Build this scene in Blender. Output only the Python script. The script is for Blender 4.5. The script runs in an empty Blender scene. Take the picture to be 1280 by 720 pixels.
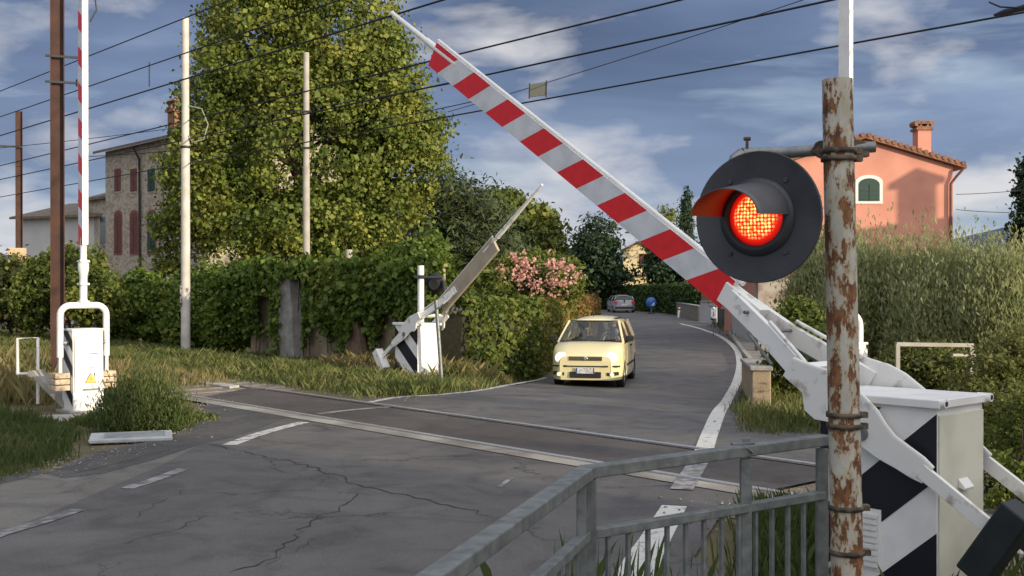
import bpy, bmesh, math, random
import numpy as np
from mathutils import Vector, Matrix
from mathutils.geometry import delaunay_2d_cdt
random.seed(7); rng = np.random.default_rng(7)
R = math.radians
scene = bpy.context.scene
COL = scene.collection
F = 1400.0; HY = 355.0; H = 1.8          # focal length in photo pixels, horizon row, eye height
U = Vector((-.668, .744, 0)).normalized()   # along the railway, away to the left
N = Vector((U.y, -U.x, 0))                  # across the railway, away from the viewer
def P(px, py, Y): return Vector(((px-640)/F*Y, Y, H-(py-HY)/F*Y))
def sm(t): t = min(1, max(0, t)); return t*t*(3-2*t)
def gz(x, y): return -.5*sm((N.x*x+N.y*y-11)/8)
def G(px, py):
    z = 0
    for _ in range(30):
        Y = F*(H-z)/(py-HY); X = (px-640)/F*Y; z = gz(X, Y)
    return (X, Y)
# ---------------------------------------------------------------- materials
MATS = {}
def nd(nt, typ, **kw):
    n = nt.nodes.new(typ)
    for k, v in kw.items():
        if k in n.inputs.keys() if hasattr(n.inputs, 'keys') else False: n.inputs[k].default_value = v
        else: setattr(n, k, v)
    return n
def mat(name, col, rough=.6, metal=0, var=.15, scale=8, bump=0, bscale=40, col2=None, lo=.4, hi=.6, emit=None, estr=0, coat=0, detail=6):
    if name in MATS: return MATS[name]
    m = bpy.data.materials.new(name); m.use_nodes = True; nt = m.node_tree; L = nt.links
    b = nt.nodes['Principled BSDF']
    b.inputs['Roughness'].default_value = rough; b.inputs['Metallic'].default_value = metal
    b.inputs['Coat Weight'].default_value = coat
    tc = nt.nodes.new('ShaderNodeTexCoord')
    nz = nt.nodes.new('ShaderNodeTexNoise'); nz.inputs['Scale'].default_value = scale; nz.inputs['Detail'].default_value = detail
    L.new(tc.outputs['Object'], nz.inputs['Vector'])
    cr = nt.nodes.new('ShaderNodeValToRGB')
    if col2 is None:
        c1 = [c*(1-var) for c in col]; c2 = [min(1, c*(1+var)) for c in col]; lo, hi = .3, .7
    else: c1, c2 = col, col2
    cr.color_ramp.elements[0].color = (*c1[:3], 1); cr.color_ramp.elements[0].position = lo
    cr.color_ramp.elements[1].color = (*c2[:3], 1); cr.color_ramp.elements[1].position = hi
    L.new(nz.outputs['Fac'], cr.inputs['Fac']); L.new(cr.outputs['Color'], b.inputs['Base Color'])
    if bump:
        n2 = nt.nodes.new('ShaderNodeTexNoise'); n2.inputs['Scale'].default_value = bscale; n2.inputs['Detail'].default_value = 8
        L.new(tc.outputs['Object'], n2.inputs['Vector'])
        bp = nt.nodes.new('ShaderNodeBump'); bp.inputs['Strength'].default_value = bump; bp.inputs['Distance'].default_value = .02
        L.new(n2.outputs['Fac'], bp.inputs['Height']); L.new(bp.outputs['Normal'], b.inputs['Normal'])
    if emit:
        b.inputs['Emission Color'].default_value = (*emit, 1); b.inputs['Emission Strength'].default_value = estr
    MATS[name] = m
    return m
def leafmat(name, stops, trans=.35, pscale=.6, rough=.55, grad=0):
    """leaf colour by a random value per leaf plus slow drift through the crown"""
    if name in MATS: return MATS[name]
    m = bpy.data.materials.new(name); m.use_nodes = True; nt = m.node_tree; L = nt.links
    b = nt.nodes['Principled BSDF']; out = nt.nodes['Material Output']
    geo = nt.nodes.new('ShaderNodeNewGeometry'); tc = nt.nodes.new('ShaderNodeTexCoord')
    nz = nt.nodes.new('ShaderNodeTexNoise'); nz.inputs['Scale'].default_value = pscale; nz.inputs['Detail'].default_value = 3
    L.new(tc.outputs['Object'], nz.inputs['Vector'])
    mr = nt.nodes.new('ShaderNodeMapRange'); mr.inputs[1].default_value = .3; mr.inputs[2].default_value = .7
    L.new(nz.outputs['Fac'], mr.inputs[0])
    mx = nt.nodes.new('ShaderNodeMix'); mx.data_type = 'FLOAT'; mx.inputs[0].default_value = .55
    L.new(geo.outputs['Random Per Island'], mx.inputs[2]); L.new(mr.outputs[0], mx.inputs[3])
    cr = nt.nodes.new('ShaderNodeValToRGB')
    els = cr.color_ramp.elements
    while len(els) < len(stops): els.new(.5)
    for e, (p, c) in zip(els, stops): e.position = p; e.color = (*c, 1)
    src = mx.outputs[0]
    if grad:
        sp = nt.nodes.new('ShaderNodeSeparateXYZ'); L.new(tc.outputs['Object'], sp.inputs[0])
        gr = nt.nodes.new('ShaderNodeMapRange'); gr.inputs[1].default_value = 0; gr.inputs[2].default_value = grad; L.new(sp.outputs['Y'], gr.inputs[0])
        m2 = nt.nodes.new('ShaderNodeMix'); m2.data_type = 'FLOAT'; m2.inputs[0].default_value = .5; L.new(mx.outputs[0], m2.inputs[2]); L.new(gr.outputs[0], m2.inputs[3]); src = m2.outputs[0]
    L.new(src, cr.inputs['Fac']); L.new(cr.outputs['Color'], b.inputs['Base Color'])
    b.inputs['Roughness'].default_value = rough; b.inputs['Specular IOR Level'].default_value = .3
    tr = nt.nodes.new('ShaderNodeBsdfTranslucent'); L.new(cr.outputs['Color'], tr.inputs['Color'])
    ms = nt.nodes.new('ShaderNodeMixShader'); ms.inputs[0].default_value = trans
    L.new(b.outputs[0], ms.inputs[1]); L.new(tr.outputs[0], ms.inputs[2]); L.new(ms.outputs[0], out.inputs['Surface'])
    MATS[name] = m
    return m
# ---------------------------------------------------------------- mesh helpers
class MB:
    def __init__(s): s.v = []; s.f = []; s.m = []; s.sm = []
    def add(s, vs, fs, m=0, smooth=False, M=None):
        o = len(s.v)
        for v in vs:
            v = Vector(v)
            if M is not None: v = M @ v
            s.v.append(tuple(v))
        for f in fs: s.f.append([o+i for i in f]); s.m.append(m); s.sm.append(smooth)
        return s
    def box(s, c, d, m=0, M=None):
        x, y, z = c; a, b, e = d[0]/2, d[1]/2, d[2]/2
        vs = [(x+i*a, y+j*b, z+k*e) for i in (-1, 1) for j in (-1, 1) for k in (-1, 1)]
        return s.add(vs, [(0,1,3,2),(4,6,7,5),(0,4,5,1),(2,3,7,6),(0,2,6,4),(1,5,7,3)], m, False, M)
    def prism(s, poly, y0, y1, m=0, M=None, mid=None):
        """poly in x,z; extruded along y"""
        n = len(poly)
        vs = [(p[0], y0, p[1]) for p in poly]+[(p[0], y1, p[1]) for p in poly]
        fs = [list(range(n)), list(range(2*n-1, n-1, -1))]+[(i, i+n, (i+1) % n+n, (i+1) % n) for i in range(n)]
        return s.add(vs, fs, m, False, M)
    def bar(s, a, b, w, h, m=0, up=(0, 0, 1), M=None):
        a = Vector(a); b = Vector(b); d = (b-a); l = d.length; d.normalize()
        y = Vector(up).cross(d)
        if y.length < 1e-4: y = Vector((0, 1, 0))
        y.normalize(); z = d.cross(y)
        vs = [a+d*(l*i)+y*(j*w/2)+z*(k*h/2) for i in (0, 1) for j in (-1, 1) for k in (-1, 1)]
        return s.add(vs, [(0,1,3,2),(4,6,7,5),(0,4,5,1),(2,3,7,6),(0,2,6,4),(1,5,7,3)], m, False, M)
    def tube(s, pts, rad, seg=12, m=0, smooth=True, cap=True, M=None):
        pts = [Vector(p) for p in pts]
        if not hasattr(rad, '__len__'): rad = [rad]*len(pts)
        o = []; fs = []; prev = None
        for i, p in enumerate(pts):
            d = (pts[min(i+1, len(pts)-1)]-pts[max(i-1, 0)]).normalized()
            if prev is None:
                a = Vector((0, 0, 1)) if abs(d.z) < .9 else Vector((1, 0, 0))
                x = d.cross(a).normalized()
            else: x = (prev-d*prev.dot(d)).normalized()
            prev = x; y = d.cross(x)
            for k in range(seg):
                t = 2*math.pi*k/seg; o.append(p+(x*math.cos(t)+y*math.sin(t))*rad[i])
        for i in range(len(pts)-1):
            for k in range(seg):
                fs.append((i*seg+k, i*seg+(k+1) % seg, (i+1)*seg+(k+1) % seg, (i+1)*seg+k))
        s.add(o, fs, m, smooth, M)
        if cap:
            s.add(o[:seg], [list(range(seg-1, -1, -1))], m, False, M); s.add(o[-seg:], [list(range(seg))], m, False, M)
        return s
    def lathe(s, prof, seg=32, m=0, M=None, smooth=True, a0=0, a1=2*math.pi):
        """prof: (radius, height) about local z"""
        full = abs(a1-a0-2*math.pi) < 1e-6; n = seg if full else seg+1
        vs = [(r*math.cos(a0+(a1-a0)*k/seg), r*math.sin(a0+(a1-a0)*k/seg), z) for r, z in prof for k in range(n)]
        fs = [(i*n+k, i*n+(k+1) % n, (i+1)*n+(k+1) % n, (i+1)*n+k) for i in range(len(prof)-1) for k in range(seg)]
        return s.add(vs, fs, m, smooth, M)
    def build(s, name, mats, parent=None, bevel=0, kind=None):
        me = bpy.data.meshes.new(name); me.from_pydata(s.v, [], s.f); me.update()
        if not isinstance(mats, (list, tuple)): mats = [mats]
        for m in mats: me.materials.append(m)
        me.polygons.foreach_set('material_index', s.m); me.polygons.foreach_set('use_smooth', s.sm)
        if not any(s.sm):
            bm = bmesh.new(); bm.from_mesh(me); bmesh.ops.recalc_face_normals(bm, faces=bm.faces); bm.to_mesh(me); bm.free()
        o = bpy.data.objects.new(name, me); COL.objects.link(o)
        if parent: o.parent = parent
        if kind: o['kind'] = kind
        if bevel:
            b = o.modifiers.new('bevel', 'BEVEL'); b.width = bevel; b.segments = 2; b.limit_method = 'ANGLE'; b.angle_limit = R(40)
        return o
def tag(o, label=None, cat=None, group=None, kind=None):
    if label: o['label'] = label
    if cat: o['category'] = cat
    if group: o['group'] = group
    if kind: o['kind'] = kind
    return o
def thing(name, label, cat, loc=(0, 0, 0), rz=0, group=None):
    o = bpy.data.objects.new(name, None); COL.objects.link(o); o.location = loc; o.rotation_euler = (0, 0, rz); o.empty_display_size = .2
    return tag(o, label, cat, group)
def copy_thing(root, loc, rz, label, group=None):
    r = root.copy(); COL.objects.link(r); r.location = loc; r.rotation_euler = (0, 0, rz); r['label'] = label
    if group: r['group'] = group
    def rec(a, b):
        for ch in list(a.children):
            if ch.parent is a:
                c = ch.copy(); COL.objects.link(c); c.parent = b; rec(ch, c)
    rec(root, r); return r
def sheet(name, pts, z, m, kind='structure', thick=0):
    """a ground sheet that follows the fall of the land beyond the crossing"""
    cd = delaunay_2d_cdt([Vector((p[0], p[1])) for p in pts], [], [list(range(len(pts)))], 1, 1e-5)
    bm = bmesh.new(); vs = [bm.verts.new((p.x, p.y, 0)) for p in cd[0]]
    for f in cd[2]: bm.faces.new([vs[i] for i in f])
    for q in np.arange(11, 19.01, .4):
        bmesh.ops.bisect_plane(bm, geom=bm.verts[:]+bm.edges[:]+bm.faces[:], plane_co=N*float(q), plane_no=N)
    for v in bm.verts: v.co.z = gz(v.co.x, v.co.y)+z
    bm.normal_update(); bmesh.ops.reverse_faces(bm, faces=[f for f in bm.faces if f.normal.z < 0])
    me = bpy.data.meshes.new(name); bm.to_mesh(me); bm.free()
    me.materials.append(m); o = bpy.data.objects.new(name, me); COL.objects.link(o)
    if kind: o['kind'] = kind
    return o
def ribbon(name, pts, w, z, m, w2=None):
    a = []; b = []; n = len(pts)
    for i, p in enumerate(pts):
        q0 = Vector(pts[max(i-1, 0)]); q1 = Vector(pts[min(i+1, n-1)]); d = (q1-q0).normalized(); nn = Vector((-d.y, d.x))
        ww = w if w2 is None else w+(w2-w)*i/(n-1)
        a.append(Vector(p)+nn*ww/2); b.append(Vector(p)-nn*ww/2)
    return sheet(name, a+b[::-1], z, m)
def smooth_line(pts, k=6):
    pts = [Vector((*p, 0)) if len(p) == 2 else Vector(p) for p in pts]; out = []
    for i in range(len(pts)-1):
        p0 = pts[max(i-1, 0)]; p1 = pts[i]; p2 = pts[i+1]; p3 = pts[min(i+2, len(pts)-1)]
        for j in range(k):
            t = j/k
            out.append(.5*((2*p1)+(p2-p0)*t+(2*p0-5*p1+4*p2-p3)*t*t+(3*p1-p0-3*p2+p3)*t**3))
    out.append(pts[-1]); return [(p.x, p.y) for p in out]
def np_mesh(name, verts, nper, m, parent=None, faces=None):
    """many separate small faces of nper corners"""
    n = len(verts)//nper
    me = bpy.data.meshes.new(name); me.vertices.add(len(verts)); me.vertices.foreach_set('co', verts.astype(np.float32).ravel())
    me.loops.add(n*nper); me.loops.foreach_set('vertex_index', np.arange(n*nper, dtype=np.int32))
    me.polygons.add(n); me.polygons.foreach_set('loop_start', np.arange(0, n*nper, nper, dtype=np.int32))
    me.update(calc_edges=True); me.validate()
    if isinstance(m, (list, tuple)):
        for x in m: me.materials.append(x)
    else: me.materials.append(m)
    o = bpy.data.objects.new(name, me); COL.objects.link(o)
    if parent: o.parent = parent
    return o
def unit(a): return a/np.maximum(np.linalg.norm(a, axis=-1, keepdims=True), 1e-9)
def leaves_at(c, outd, size, slim=.55, jitter=.9, upright=False):
    """rhombic folded leaves at centres c facing roughly outd"""
    n = len(c); nr = unit(outd+rng.normal(0, jitter, (n, 3))+np.array([0, 0, .25]))
    t = unit(np.cross(nr, rng.normal(0, 1, (n, 3))))
    if upright: t = unit(rng.normal(0, .35, (n, 3))+np.array([0, 0, 1])+.35*outd)
    b = unit(np.cross(nr, t))
    s = size*rng.choice([.55, .8, 1., 1.25, 1.55], (n, 1), p=[.15, .25, .3, .2, .1])*rng.uniform(.85, 1.15, (n, 1))
    v = np.empty((n, 4, 3)); fold = nr*s*.12
    v[:, 0] = c-t*s*.5; v[:, 1] = c-b*s*slim*.5+fold+t*s*.05; v[:, 2] = c+t*s*.5-fold; v[:, 3] = c+b*s*slim*.5+fold+t*s*.05
    return v.reshape(-1, 3)
def crown_points(ells, n, clump=.5, per=40, shell=.55, tall=.7):
    """leaf centres in clumps through a union of ellipsoids: (centre, radii)"""
    vol = np.array([r[0]*r[1]*r[2] for c, r in ells])**.67; vol /= vol.sum()
    k = max(1, n//per); idx = rng.choice(len(ells), k, p=vol)
    d = unit(rng.normal(0, 1, (k, 3))); rad = rng.uniform(shell**3, 1, (k, 1))**(1/3)
    rad *= 1+rng.normal(0, .07, (k, 1))
    C = np.array([ells[i][0] for i in idx]); Rr = np.array([ells[i][1] for i in idx])
    cc = C+d*rad*Rr
    pts = np.repeat(cc, per, 0); dd = np.repeat(d, per, 0)
    off = rng.normal(0, 1, (len(pts), 3))*clump*np.repeat(rng.uniform(.5, 1.3, (k, 1)), per, 0)*np.array([1, 1, tall])
    return pts+off, unit(dd+unit(off)*.7), cc
BARK = None
def limbs(mb, base, cc, r0, n=14, top=None):
    base = Vector(base); c = np.array(cc); ctr = Vector(c.mean(0)); zt = c[:, 2].max() if top is None else top
    tp = Vector((ctr.x, ctr.y, base.z+(zt-base.z)*.75))
    L = [base+(tp-base)*t+Vector((random.uniform(-1, 1), random.uniform(-1, 1), 0))*r0*.5*(t > 0) for t in (0, .06, .2, .4, .6, .8, 1)]
    mb.tube(L, [r0*1.35, r0, r0*.85, r0*.7, r0*.5, r0*.3, r0*.1], 9)
    for i in range(n):
        q = Vector(c[random.randrange(len(c))]); t = random.uniform(.25, .85); s = base+(tp-base)*t
        if q.z < s.z-1: s = base+(tp-base)*.25
        mid = (s+q)/2+Vector((0, 0, random.uniform(-.1, .3)*(q-s).length*.4)); rr = r0*(1-t)*.6+.01
        mb.tube([s, (s+mid)/2, mid, q], [rr, rr*.75, rr*.5, rr*.15], 6)
def tree(name, label, cat, ells, n, size, lm, bark, base, r0=.25, clump=.5, per=40, shell=.55, slim=.55, group=None, nl=14, crown='crown', stem='trunk', jitter=.9, upright=False):
    base = Vector(base); t = thing(name, label, cat, base, 0, group)
    E = [(np.array(c)-np.array(base), np.array(r)) for c, r in ells]
    pts, od, cc = crown_points(E, n, clump, per, shell, 2.6 if upright else .7)
    keep = pts[:, 2] > .02; pts = pts[keep]; od = od[keep]
    cr = np_mesh(crown, leaves_at(pts, od, size, slim, jitter, upright), 4, lm, t)
    mb = MB(); limbs(mb, (0, 0, -.3), cc, r0, nl); mb.build(stem, bark, t)
    return t
def EL(px, py, Y, rx, ry, dep=None):
    c = P(px, py, Y); k = Y/F
    return (tuple(c), (rx*k, (dep if dep else (rx+ry)/2*k), ry*k))
# ---------------------------------------------------------------- camera, light, sky
cam = bpy.data.cameras.new('camera'); co = bpy.data.objects.new('camera', cam); COL.objects.link(co)
co.location = (0, 0, H); co.rotation_euler = (R(90)-math.atan(5/F), 0, 0)
cam.sensor_width = 36; cam.lens = 36*F/1280; cam.clip_end = 6000; cam.clip_start = .05
scene.camera = co
EL_SUN = R(9.5); S = Vector((.80*math.cos(EL_SUN), -.60*math.cos(EL_SUN), math.sin(EL_SUN))).normalized()
sd = bpy.data.lights.new('sun', 'SUN'); sd.energy = 5.0; sd.angle = R(.6); sd.color = (1, .84, .60)
so = bpy.data.objects.new('sun', sd); COL.objects.link(so); so.rotation_euler = S.to_track_quat('Z', 'Y').to_euler(); so.location = (30, -20, 30)
w = bpy.data.worlds.new('World'); scene.world = w; w.use_nodes = True
nt = w.node_tree; L = nt.links; bg = nt.nodes['Background']
sky = nt.nodes.new('ShaderNodeTexSky'); sky.sky_type = 'NISHITA'; sky.sun_disc = False; sky.sun_elevation = EL_SUN; sky.sun_rotation = math.atan2(S.x, S.y)
sky.air_density = 1; sky.dust_density = 1.5
tc = nt.nodes.new('ShaderNodeTexCoord')
def mth(op, a, b=None, c=None):
    n = nt.nodes.new('ShaderNodeMath'); n.operation = op
    for i, x in enumerate((a, b, c)):
        if x is None: continue
        if isinstance(x, (int, float)): n.inputs[i].default_value = x
        else: L.new(x, n.inputs[i])
    return n.outputs[0]
def ramp(src, stops):
    n = nt.nodes.new('ShaderNodeValToRGB'); e = n.color_ramp.elements
    while len(e) < len(stops): e.new(.5)
    for q, (p, c) in zip(e, stops): q.position = p; q.color = (*c, 1) if hasattr(c, '__len__') else (c, c, c, 1)
    L.new(src, n.inputs[0]); return n.outputs[0]
def cmix(f, a, b):
    n = nt.nodes.new('ShaderNodeMix'); n.data_type = 'RGBA'
    if isinstance(f, (int, float)): n.inputs[0].default_value = f
    else: L.new(f, n.inputs[0])
    for i, x in ((6, a), (7, b)):
        if hasattr(x, '__len__') and not hasattr(x, 'links'): n.inputs[i].default_value = (*x, 1)
        else: L.new(x, n.inputs[i])
    return n.outputs[2]
def noise(scl, sx, sy, sz, det=7, rough=.55, off=(0, 0, 0), dist=0):
    mp = nt.nodes.new('ShaderNodeMapping'); mp.inputs['Scale'].default_value = (sx, sy, sz); mp.inputs['Location'].default_value = off
    L.new(tc.outputs['Generated'], mp.inputs['Vector'])
    n = nt.nodes.new('ShaderNodeTexNoise'); n.inputs['Scale'].default_value = scl; n.inputs['Detail'].default_value = det
    n.inputs['Roughness'].default_value = rough; n.inputs['Distortion'].default_value = dist
    L.new(mp.outputs[0], n.inputs['Vector']); return n.outputs['Fac']
sep = nt.nodes.new('ShaderNodeSeparateXYZ'); L.new(tc.outputs['Generated'], sep.inputs[0]); zz = sep.outputs['Z']
K = 10.0        # colours below are as seen; the Background strength is 1/K
def kc(c): return tuple(x*K for x in c)
deck = noise(1.5, 1.6, 1.6, 7, 7, .5, (3.1, .4, 1.7), .3)
dcol = ramp(deck, [(.30, kc((.075, .108, .195))), (.44, kc((.112, .163, .285))), (.58, kc((.170, .238, .39))), (.74, kc((.33, .42, .60)))])
low = ramp(zz, [(0, 1), (.09, .75), (.19, .08)])
pale = cmix(mth('MULTIPLY', low, .62), dcol, kc((.36, .47, .66)))
gaps = noise(2.6, 1.5, 1.5, 9, 7, .5, (7.7, 2.2, .3), .4)
lowm = ramp(zz, [(0, .13), (.07, .10), (.16, .0), (.3, 0)])
gf = ramp(mth('ADD', gaps, lowm), [(.56, 0), (.70, 1)])
skb = nt.nodes.new('ShaderNodeMix'); skb.data_type = 'RGBA'; skb.blend_type = 'MULTIPLY'; skb.inputs[0].default_value = 1
L.new(sky.outputs[0], skb.inputs[6]); skb.inputs[7].default_value = (.9, .95, 1.05, 1); gapc = cmix(.6, skb.outputs[2], kc((.50, .64, .82)))
c1 = cmix(mth('MULTIPLY', gf, .8), pale, gapc)
cum = noise(5, 1.3, 1.3, 3.4, 6, .5, (.3, 5.0, 2.2), .2)
cm = ramp(zz, [(0, .19), (.06, .15), (.14, .03), (.2, 0)])
cf = ramp(mth('ADD', cum, cm), [(.56, 0), (.76, 1)])
c2 = cmix(mth('MULTIPLY', cf, .9), c1, kc((.76, .75, .76)))
wisp = noise(2.6, 1, 1, 6, 6, .55, (1.3, 9.0, 4.2), .6)
wf = ramp(wisp, [(.52, 0), (.80, 1)])
c3 = cmix(mth('MULTIPLY', wf, .24), c2, kc((.50, .53, .68)))
# the western half of the sky, behind the viewer, is open and bright; the dark deck lies to the east
dt = nt.nodes.new('ShaderNodeVectorMath'); dt.operation = 'DOT_PRODUCT'; L.new(tc.outputs['Generated'], dt.inputs[0]); dt.inputs[1].default_value = (S.x*.6, S.y*1.1, .75)
wf2 = ramp(dt.outputs['Value'], [(.12, 0), (.75, 1)])
c4 = cmix(wf2, c3, kc((1.45, 1.42, 1.45)))
L.new(c4, bg.inputs['Color']); bg.inputs['Strength'].default_value = 1/K
scene.view_settings.view_transform = 'Standard'; scene.view_settings.look = 'None'; scene.view_settings.gamma = 1; scene.view_settings.exposure = 0
scene.render.engine = 'CYCLES'; scene.cycles.samples = 96; scene.cycles.max_bounces = 6; scene.cycles.transparent_max_bounces = 12
# ---------------------------------------------------------------- material palette
white = mat('white_paint', (.72, .72, .70), .45, var=.05, scale=5, col2=(.80, .80, .78), bump=.05)
whited = mat('white_paint_worn', (.36, .31, .25), .5, scale=7, col2=(.74, .74, .71), lo=.30, hi=.43, bump=.08, detail=12)
cream = mat('cream_paint', (.55, .54, .44), .45, scale=4, col2=(.66, .65, .54), lo=.3, hi=.6)
black = mat('black_paint', (.006, .006, .012), .5, var=.3)
redp = mat('red_reflective', (.66, .012, .016), .4, var=.1, scale=14)
whr = mat('white_reflective', (.52, .54, .56), .4, scale=7, col2=(.64, .66, .68), lo=.35, hi=.6)
galv = mat('galvanised_steel', (.16, .175, .185), .5, .55, scale=22, col2=(.25, .265, .27), lo=.35, hi=.65, bump=.05)
galvd = mat('grey_painted_steel', (.11, .125, .125), .6, .2, scale=18, col2=(.20, .215, .21), lo=.3, hi=.66, bump=.12, bscale=60)
darkm = mat('dark_metal', (.03, .032, .036), .5, .3, var=.3)
dgreen = mat('weight_dark', (.012, .018, .02), .55, var=.3)
rubber = mat('rubber', (.015, .015, .016), .8, var=.2)
concrete = mat('concrete', (.22, .21, .19), .9, scale=6, col2=(.36, .345, .31), lo=.3, hi=.7, bump=.35, bscale=35)
palecon = mat('pale_concrete', (.30, .28, .25), .85, scale=5, col2=(.48, .46, .42), lo=.3, hi=.65, bump=.3, bscale=30)
bark = mat('bark', (.07, .05, .035), .9, var=.4, scale=10, bump=.5, bscale=25)
pole_paint = mat('pale_pole', (.42, .39, .35), .7, scale=3, col2=(.60, .57, .52), lo=.3, hi=.7, bump=.15)
pole_conc = mat('concrete_pole', (.30, .28, .24), .8, scale=3, col2=(.43, .41, .36), lo=.3, hi=.7, bump=.2)
rustmast = mat('oxide_red_steel', (.035, .015, .012), .7, .1, scale=3, col2=(.08, .032, .02), lo=.35, hi=.7, bump=.15)
wirem = mat('wire', (.03, .03, .035), .5, .5, var=.1)
railsteel = mat('rail_head', (.62, .61, .60), .38, .8, var=.12, scale=20)
railrust = mat('rail_rust', (.10, .055, .03), .85, var=.3)
ballast = mat('ballast', (.13, .10, .07), .95, scale=30, col2=(.26, .22, .17), lo=.35, hi=.65, bump=.9, bscale=45)
def asphalt(name, a, b, crack=.6, wear=None):
    m = bpy.data.materials.new(name); m.use_nodes = True; nt = m.node_tree; L = nt.links; bs = nt.nodes['Principled BSDF']
    tc = nt.nodes.new('ShaderNodeTexCoord')
    def NZ(s, d=6, r=.55, dist=0):
        n = nt.nodes.new('ShaderNodeTexNoise'); n.inputs['Scale'].default_value = s; n.inputs['Detail'].default_value = d; n.inputs['Roughness'].default_value = r
        n.inputs['Distortion'].default_value = dist; L.new(tc.outputs['Object'], n.inputs['Vector']); return n
    def RP(src, st):
        n = nt.nodes.new('ShaderNodeValToRGB'); e = n.color_ramp.elements
        while len(e) < len(st): e.new(.5)
        for q, (p, c) in zip(e, st): q.position = p; q.color = (*c, 1) if hasattr(c, '__len__') else (c, c, c, 1)
        L.new(src, n.inputs[0]); return n.outputs[0]
    def MX(f, x, y, bt='MIX'):
        n = nt.nodes.new('ShaderNodeMix'); n.data_type = 'RGBA'; n.blend_type = bt
        for i, q in ((0, f), (6, x), (7, y)):
            if isinstance(q, (int, float)): n.inputs[i].default_value = q
            elif hasattr(q, 'links'): L.new(q, n.inputs[i])
            else: n.inputs[i].default_value = (*q, 1)
        return n.outputs[2]
    base = RP(NZ(.45, 6, .6, .5).outputs['Fac'], [(.32, a), (.68, b)])
    grain = RP(NZ(48, 6, .8).outputs['Fac'], [(.3, .6), (.7, 1.4)])
    c = MX(1, base, grain, 'MULTIPLY')
    stain = RP(NZ(1.7, 5, .6, 1).outputs['Fac'], [(.36, .72), (.5, 1), (.66, 1.12)])
    c = MX(1, c, stain, 'MULTIPLY')
    # long cracks: cell borders of a warped lattice, only in some areas
    wn = NZ(1.6, 5, .6); mp = nt.nodes.new('ShaderNodeVectorMath'); mp.operation = 'MULTIPLY_ADD'
    wm = nt.nodes.new('ShaderNodeMix'); wm.data_type = 'RGBA'; wm.inputs[0].default_value = .3; L.new(wn.outputs['Color'], wm.inputs[6]); L.new(NZ(7, 6, .7).outputs['Color'], wm.inputs[7])
    L.new(wm.outputs[2], mp.inputs[0]); mp.inputs[1].default_value = (1.7, 1.7, 0)
    of = nt.nodes.new('ShaderNodeVectorMath'); of.operation = 'ADD'; of.inputs[1].default_value = (3.7, 1.9, 0); L.new(tc.outputs['Object'], of.inputs[0]); L.new(of.outputs[0], mp.inputs[2])
    vo = nt.nodes.new('ShaderNodeTexVoronoi'); vo.feature = 'DISTANCE_TO_EDGE'; vo.inputs['Scale'].default_value = .42; L.new(mp.outputs[0], vo.inputs['Vector'])
    ck = RP(vo.outputs['Distance'], [(0, 1), (.005, .8), (.011, 0)])
    mask = RP(NZ(.6, 3, .5).outputs['Fac'], [(.44, 0), (.56, 1)])
    n = nt.nodes.new('ShaderNodeMath'); n.operation = 'MULTIPLY'; L.new(ck, n.inputs[0]); L.new(mask, n.inputs[1])
    n2 = nt.nodes.new('ShaderNodeMath'); n2.operation = 'MULTIPLY'; L.new(n.outputs[0], n2.inputs[0]); n2.inputs[1].default_value = crack
    c = MX(n2.outputs[0], c, (.012, .012, .013))
    L.new(c, bs.inputs['Base Color'])
    rr = RP(NZ(1.2, 4, .6).outputs['Fac'], [(.3, .55), (.7, .8)]); L.new(rr, bs.inputs['Roughness'])
    bp = nt.nodes.new('ShaderNodeBump'); bp.inputs['Strength'].default_value = .35; bp.inputs['Distance'].default_value = .01
    L.new(NZ(120, 3, .6).outputs['Fac'], bp.inputs['Height']); L.new(bp.outputs['Normal'], bs.inputs['Normal'])
    return m
asph = asphalt('asphalt', (.076, .071, .068), (.124, .117, .108), .8)
asph_new = asphalt('asphalt_dark_patch', (.060, .057, .055), (.090, .085, .079), .5)
asph_old = asphalt('asphalt_pale_patch', (.12, .115, .10), (.17, .16, .137), .5)
asph_rail = asphalt('asphalt_between_rails', (.052, .044, .038), (.088, .076, .066), .2)
def wornpaint():
    m = mat('road_paint', (.12, .12, .12), .7, scale=14, col2=(.50, .50, .47), lo=.36, hi=.52, detail=10); return m
paint = wornpaint()
paint2 = mat('road_paint_faded', (.11, .11, .115), .7, scale=9, col2=(.30, .30, .29), lo=.40, hi=.62, detail=10)
paint3 = mat('road_paint_bold', (.22, .22, .2), .7, scale=12, col2=(.56, .56, .52), lo=.30, hi=.44, detail=10)
# ---------------------------------------------------------------- ground and road
gm = mat('ground_soil', (.075, .06, .03), .95, scale=1.2, col2=(.13, .11, .05), lo=.3, hi=.7, bump=.6, bscale=18)
g = sheet('ground', [(-2500, -600), (2500, -600), (2500, 3500), (-2500, 3500)], 0, gm)
def Gs(l): return [G(*p) for p in l]
def tr(q, s): return tuple((N*q+U*s).xy)      # track coordinates -> world
QN, QF = 8.05, 9.55
# road near side: from behind the camera to the near rail
sl = lambda X, Y: -N.y*0+U.x*X+U.y*Y
s_left_near = sl(*G(255, 497)); s_right_near = sl(*G(935, 625))
nearleft = [(-14, -30), (-14, 2)]+Gs([(-260, 700), (-120, 640), (0, 606), (60, 592), (120, 566), (215, 549), (248, 522), (262, 501)])
nr_r = [tr(QN-.12, s_right_near-.4)]+Gs([(905, 640), (868, 700)])+[(1.55, 5.6), (.95, 5.0), (-.1, 3.2), (-1.6, -3), (-2.5, -30)]
sheet('road', nearleft+[tr(QN-.12, sl(*G(258, 499)))]+nr_r, .020, asph)
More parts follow.
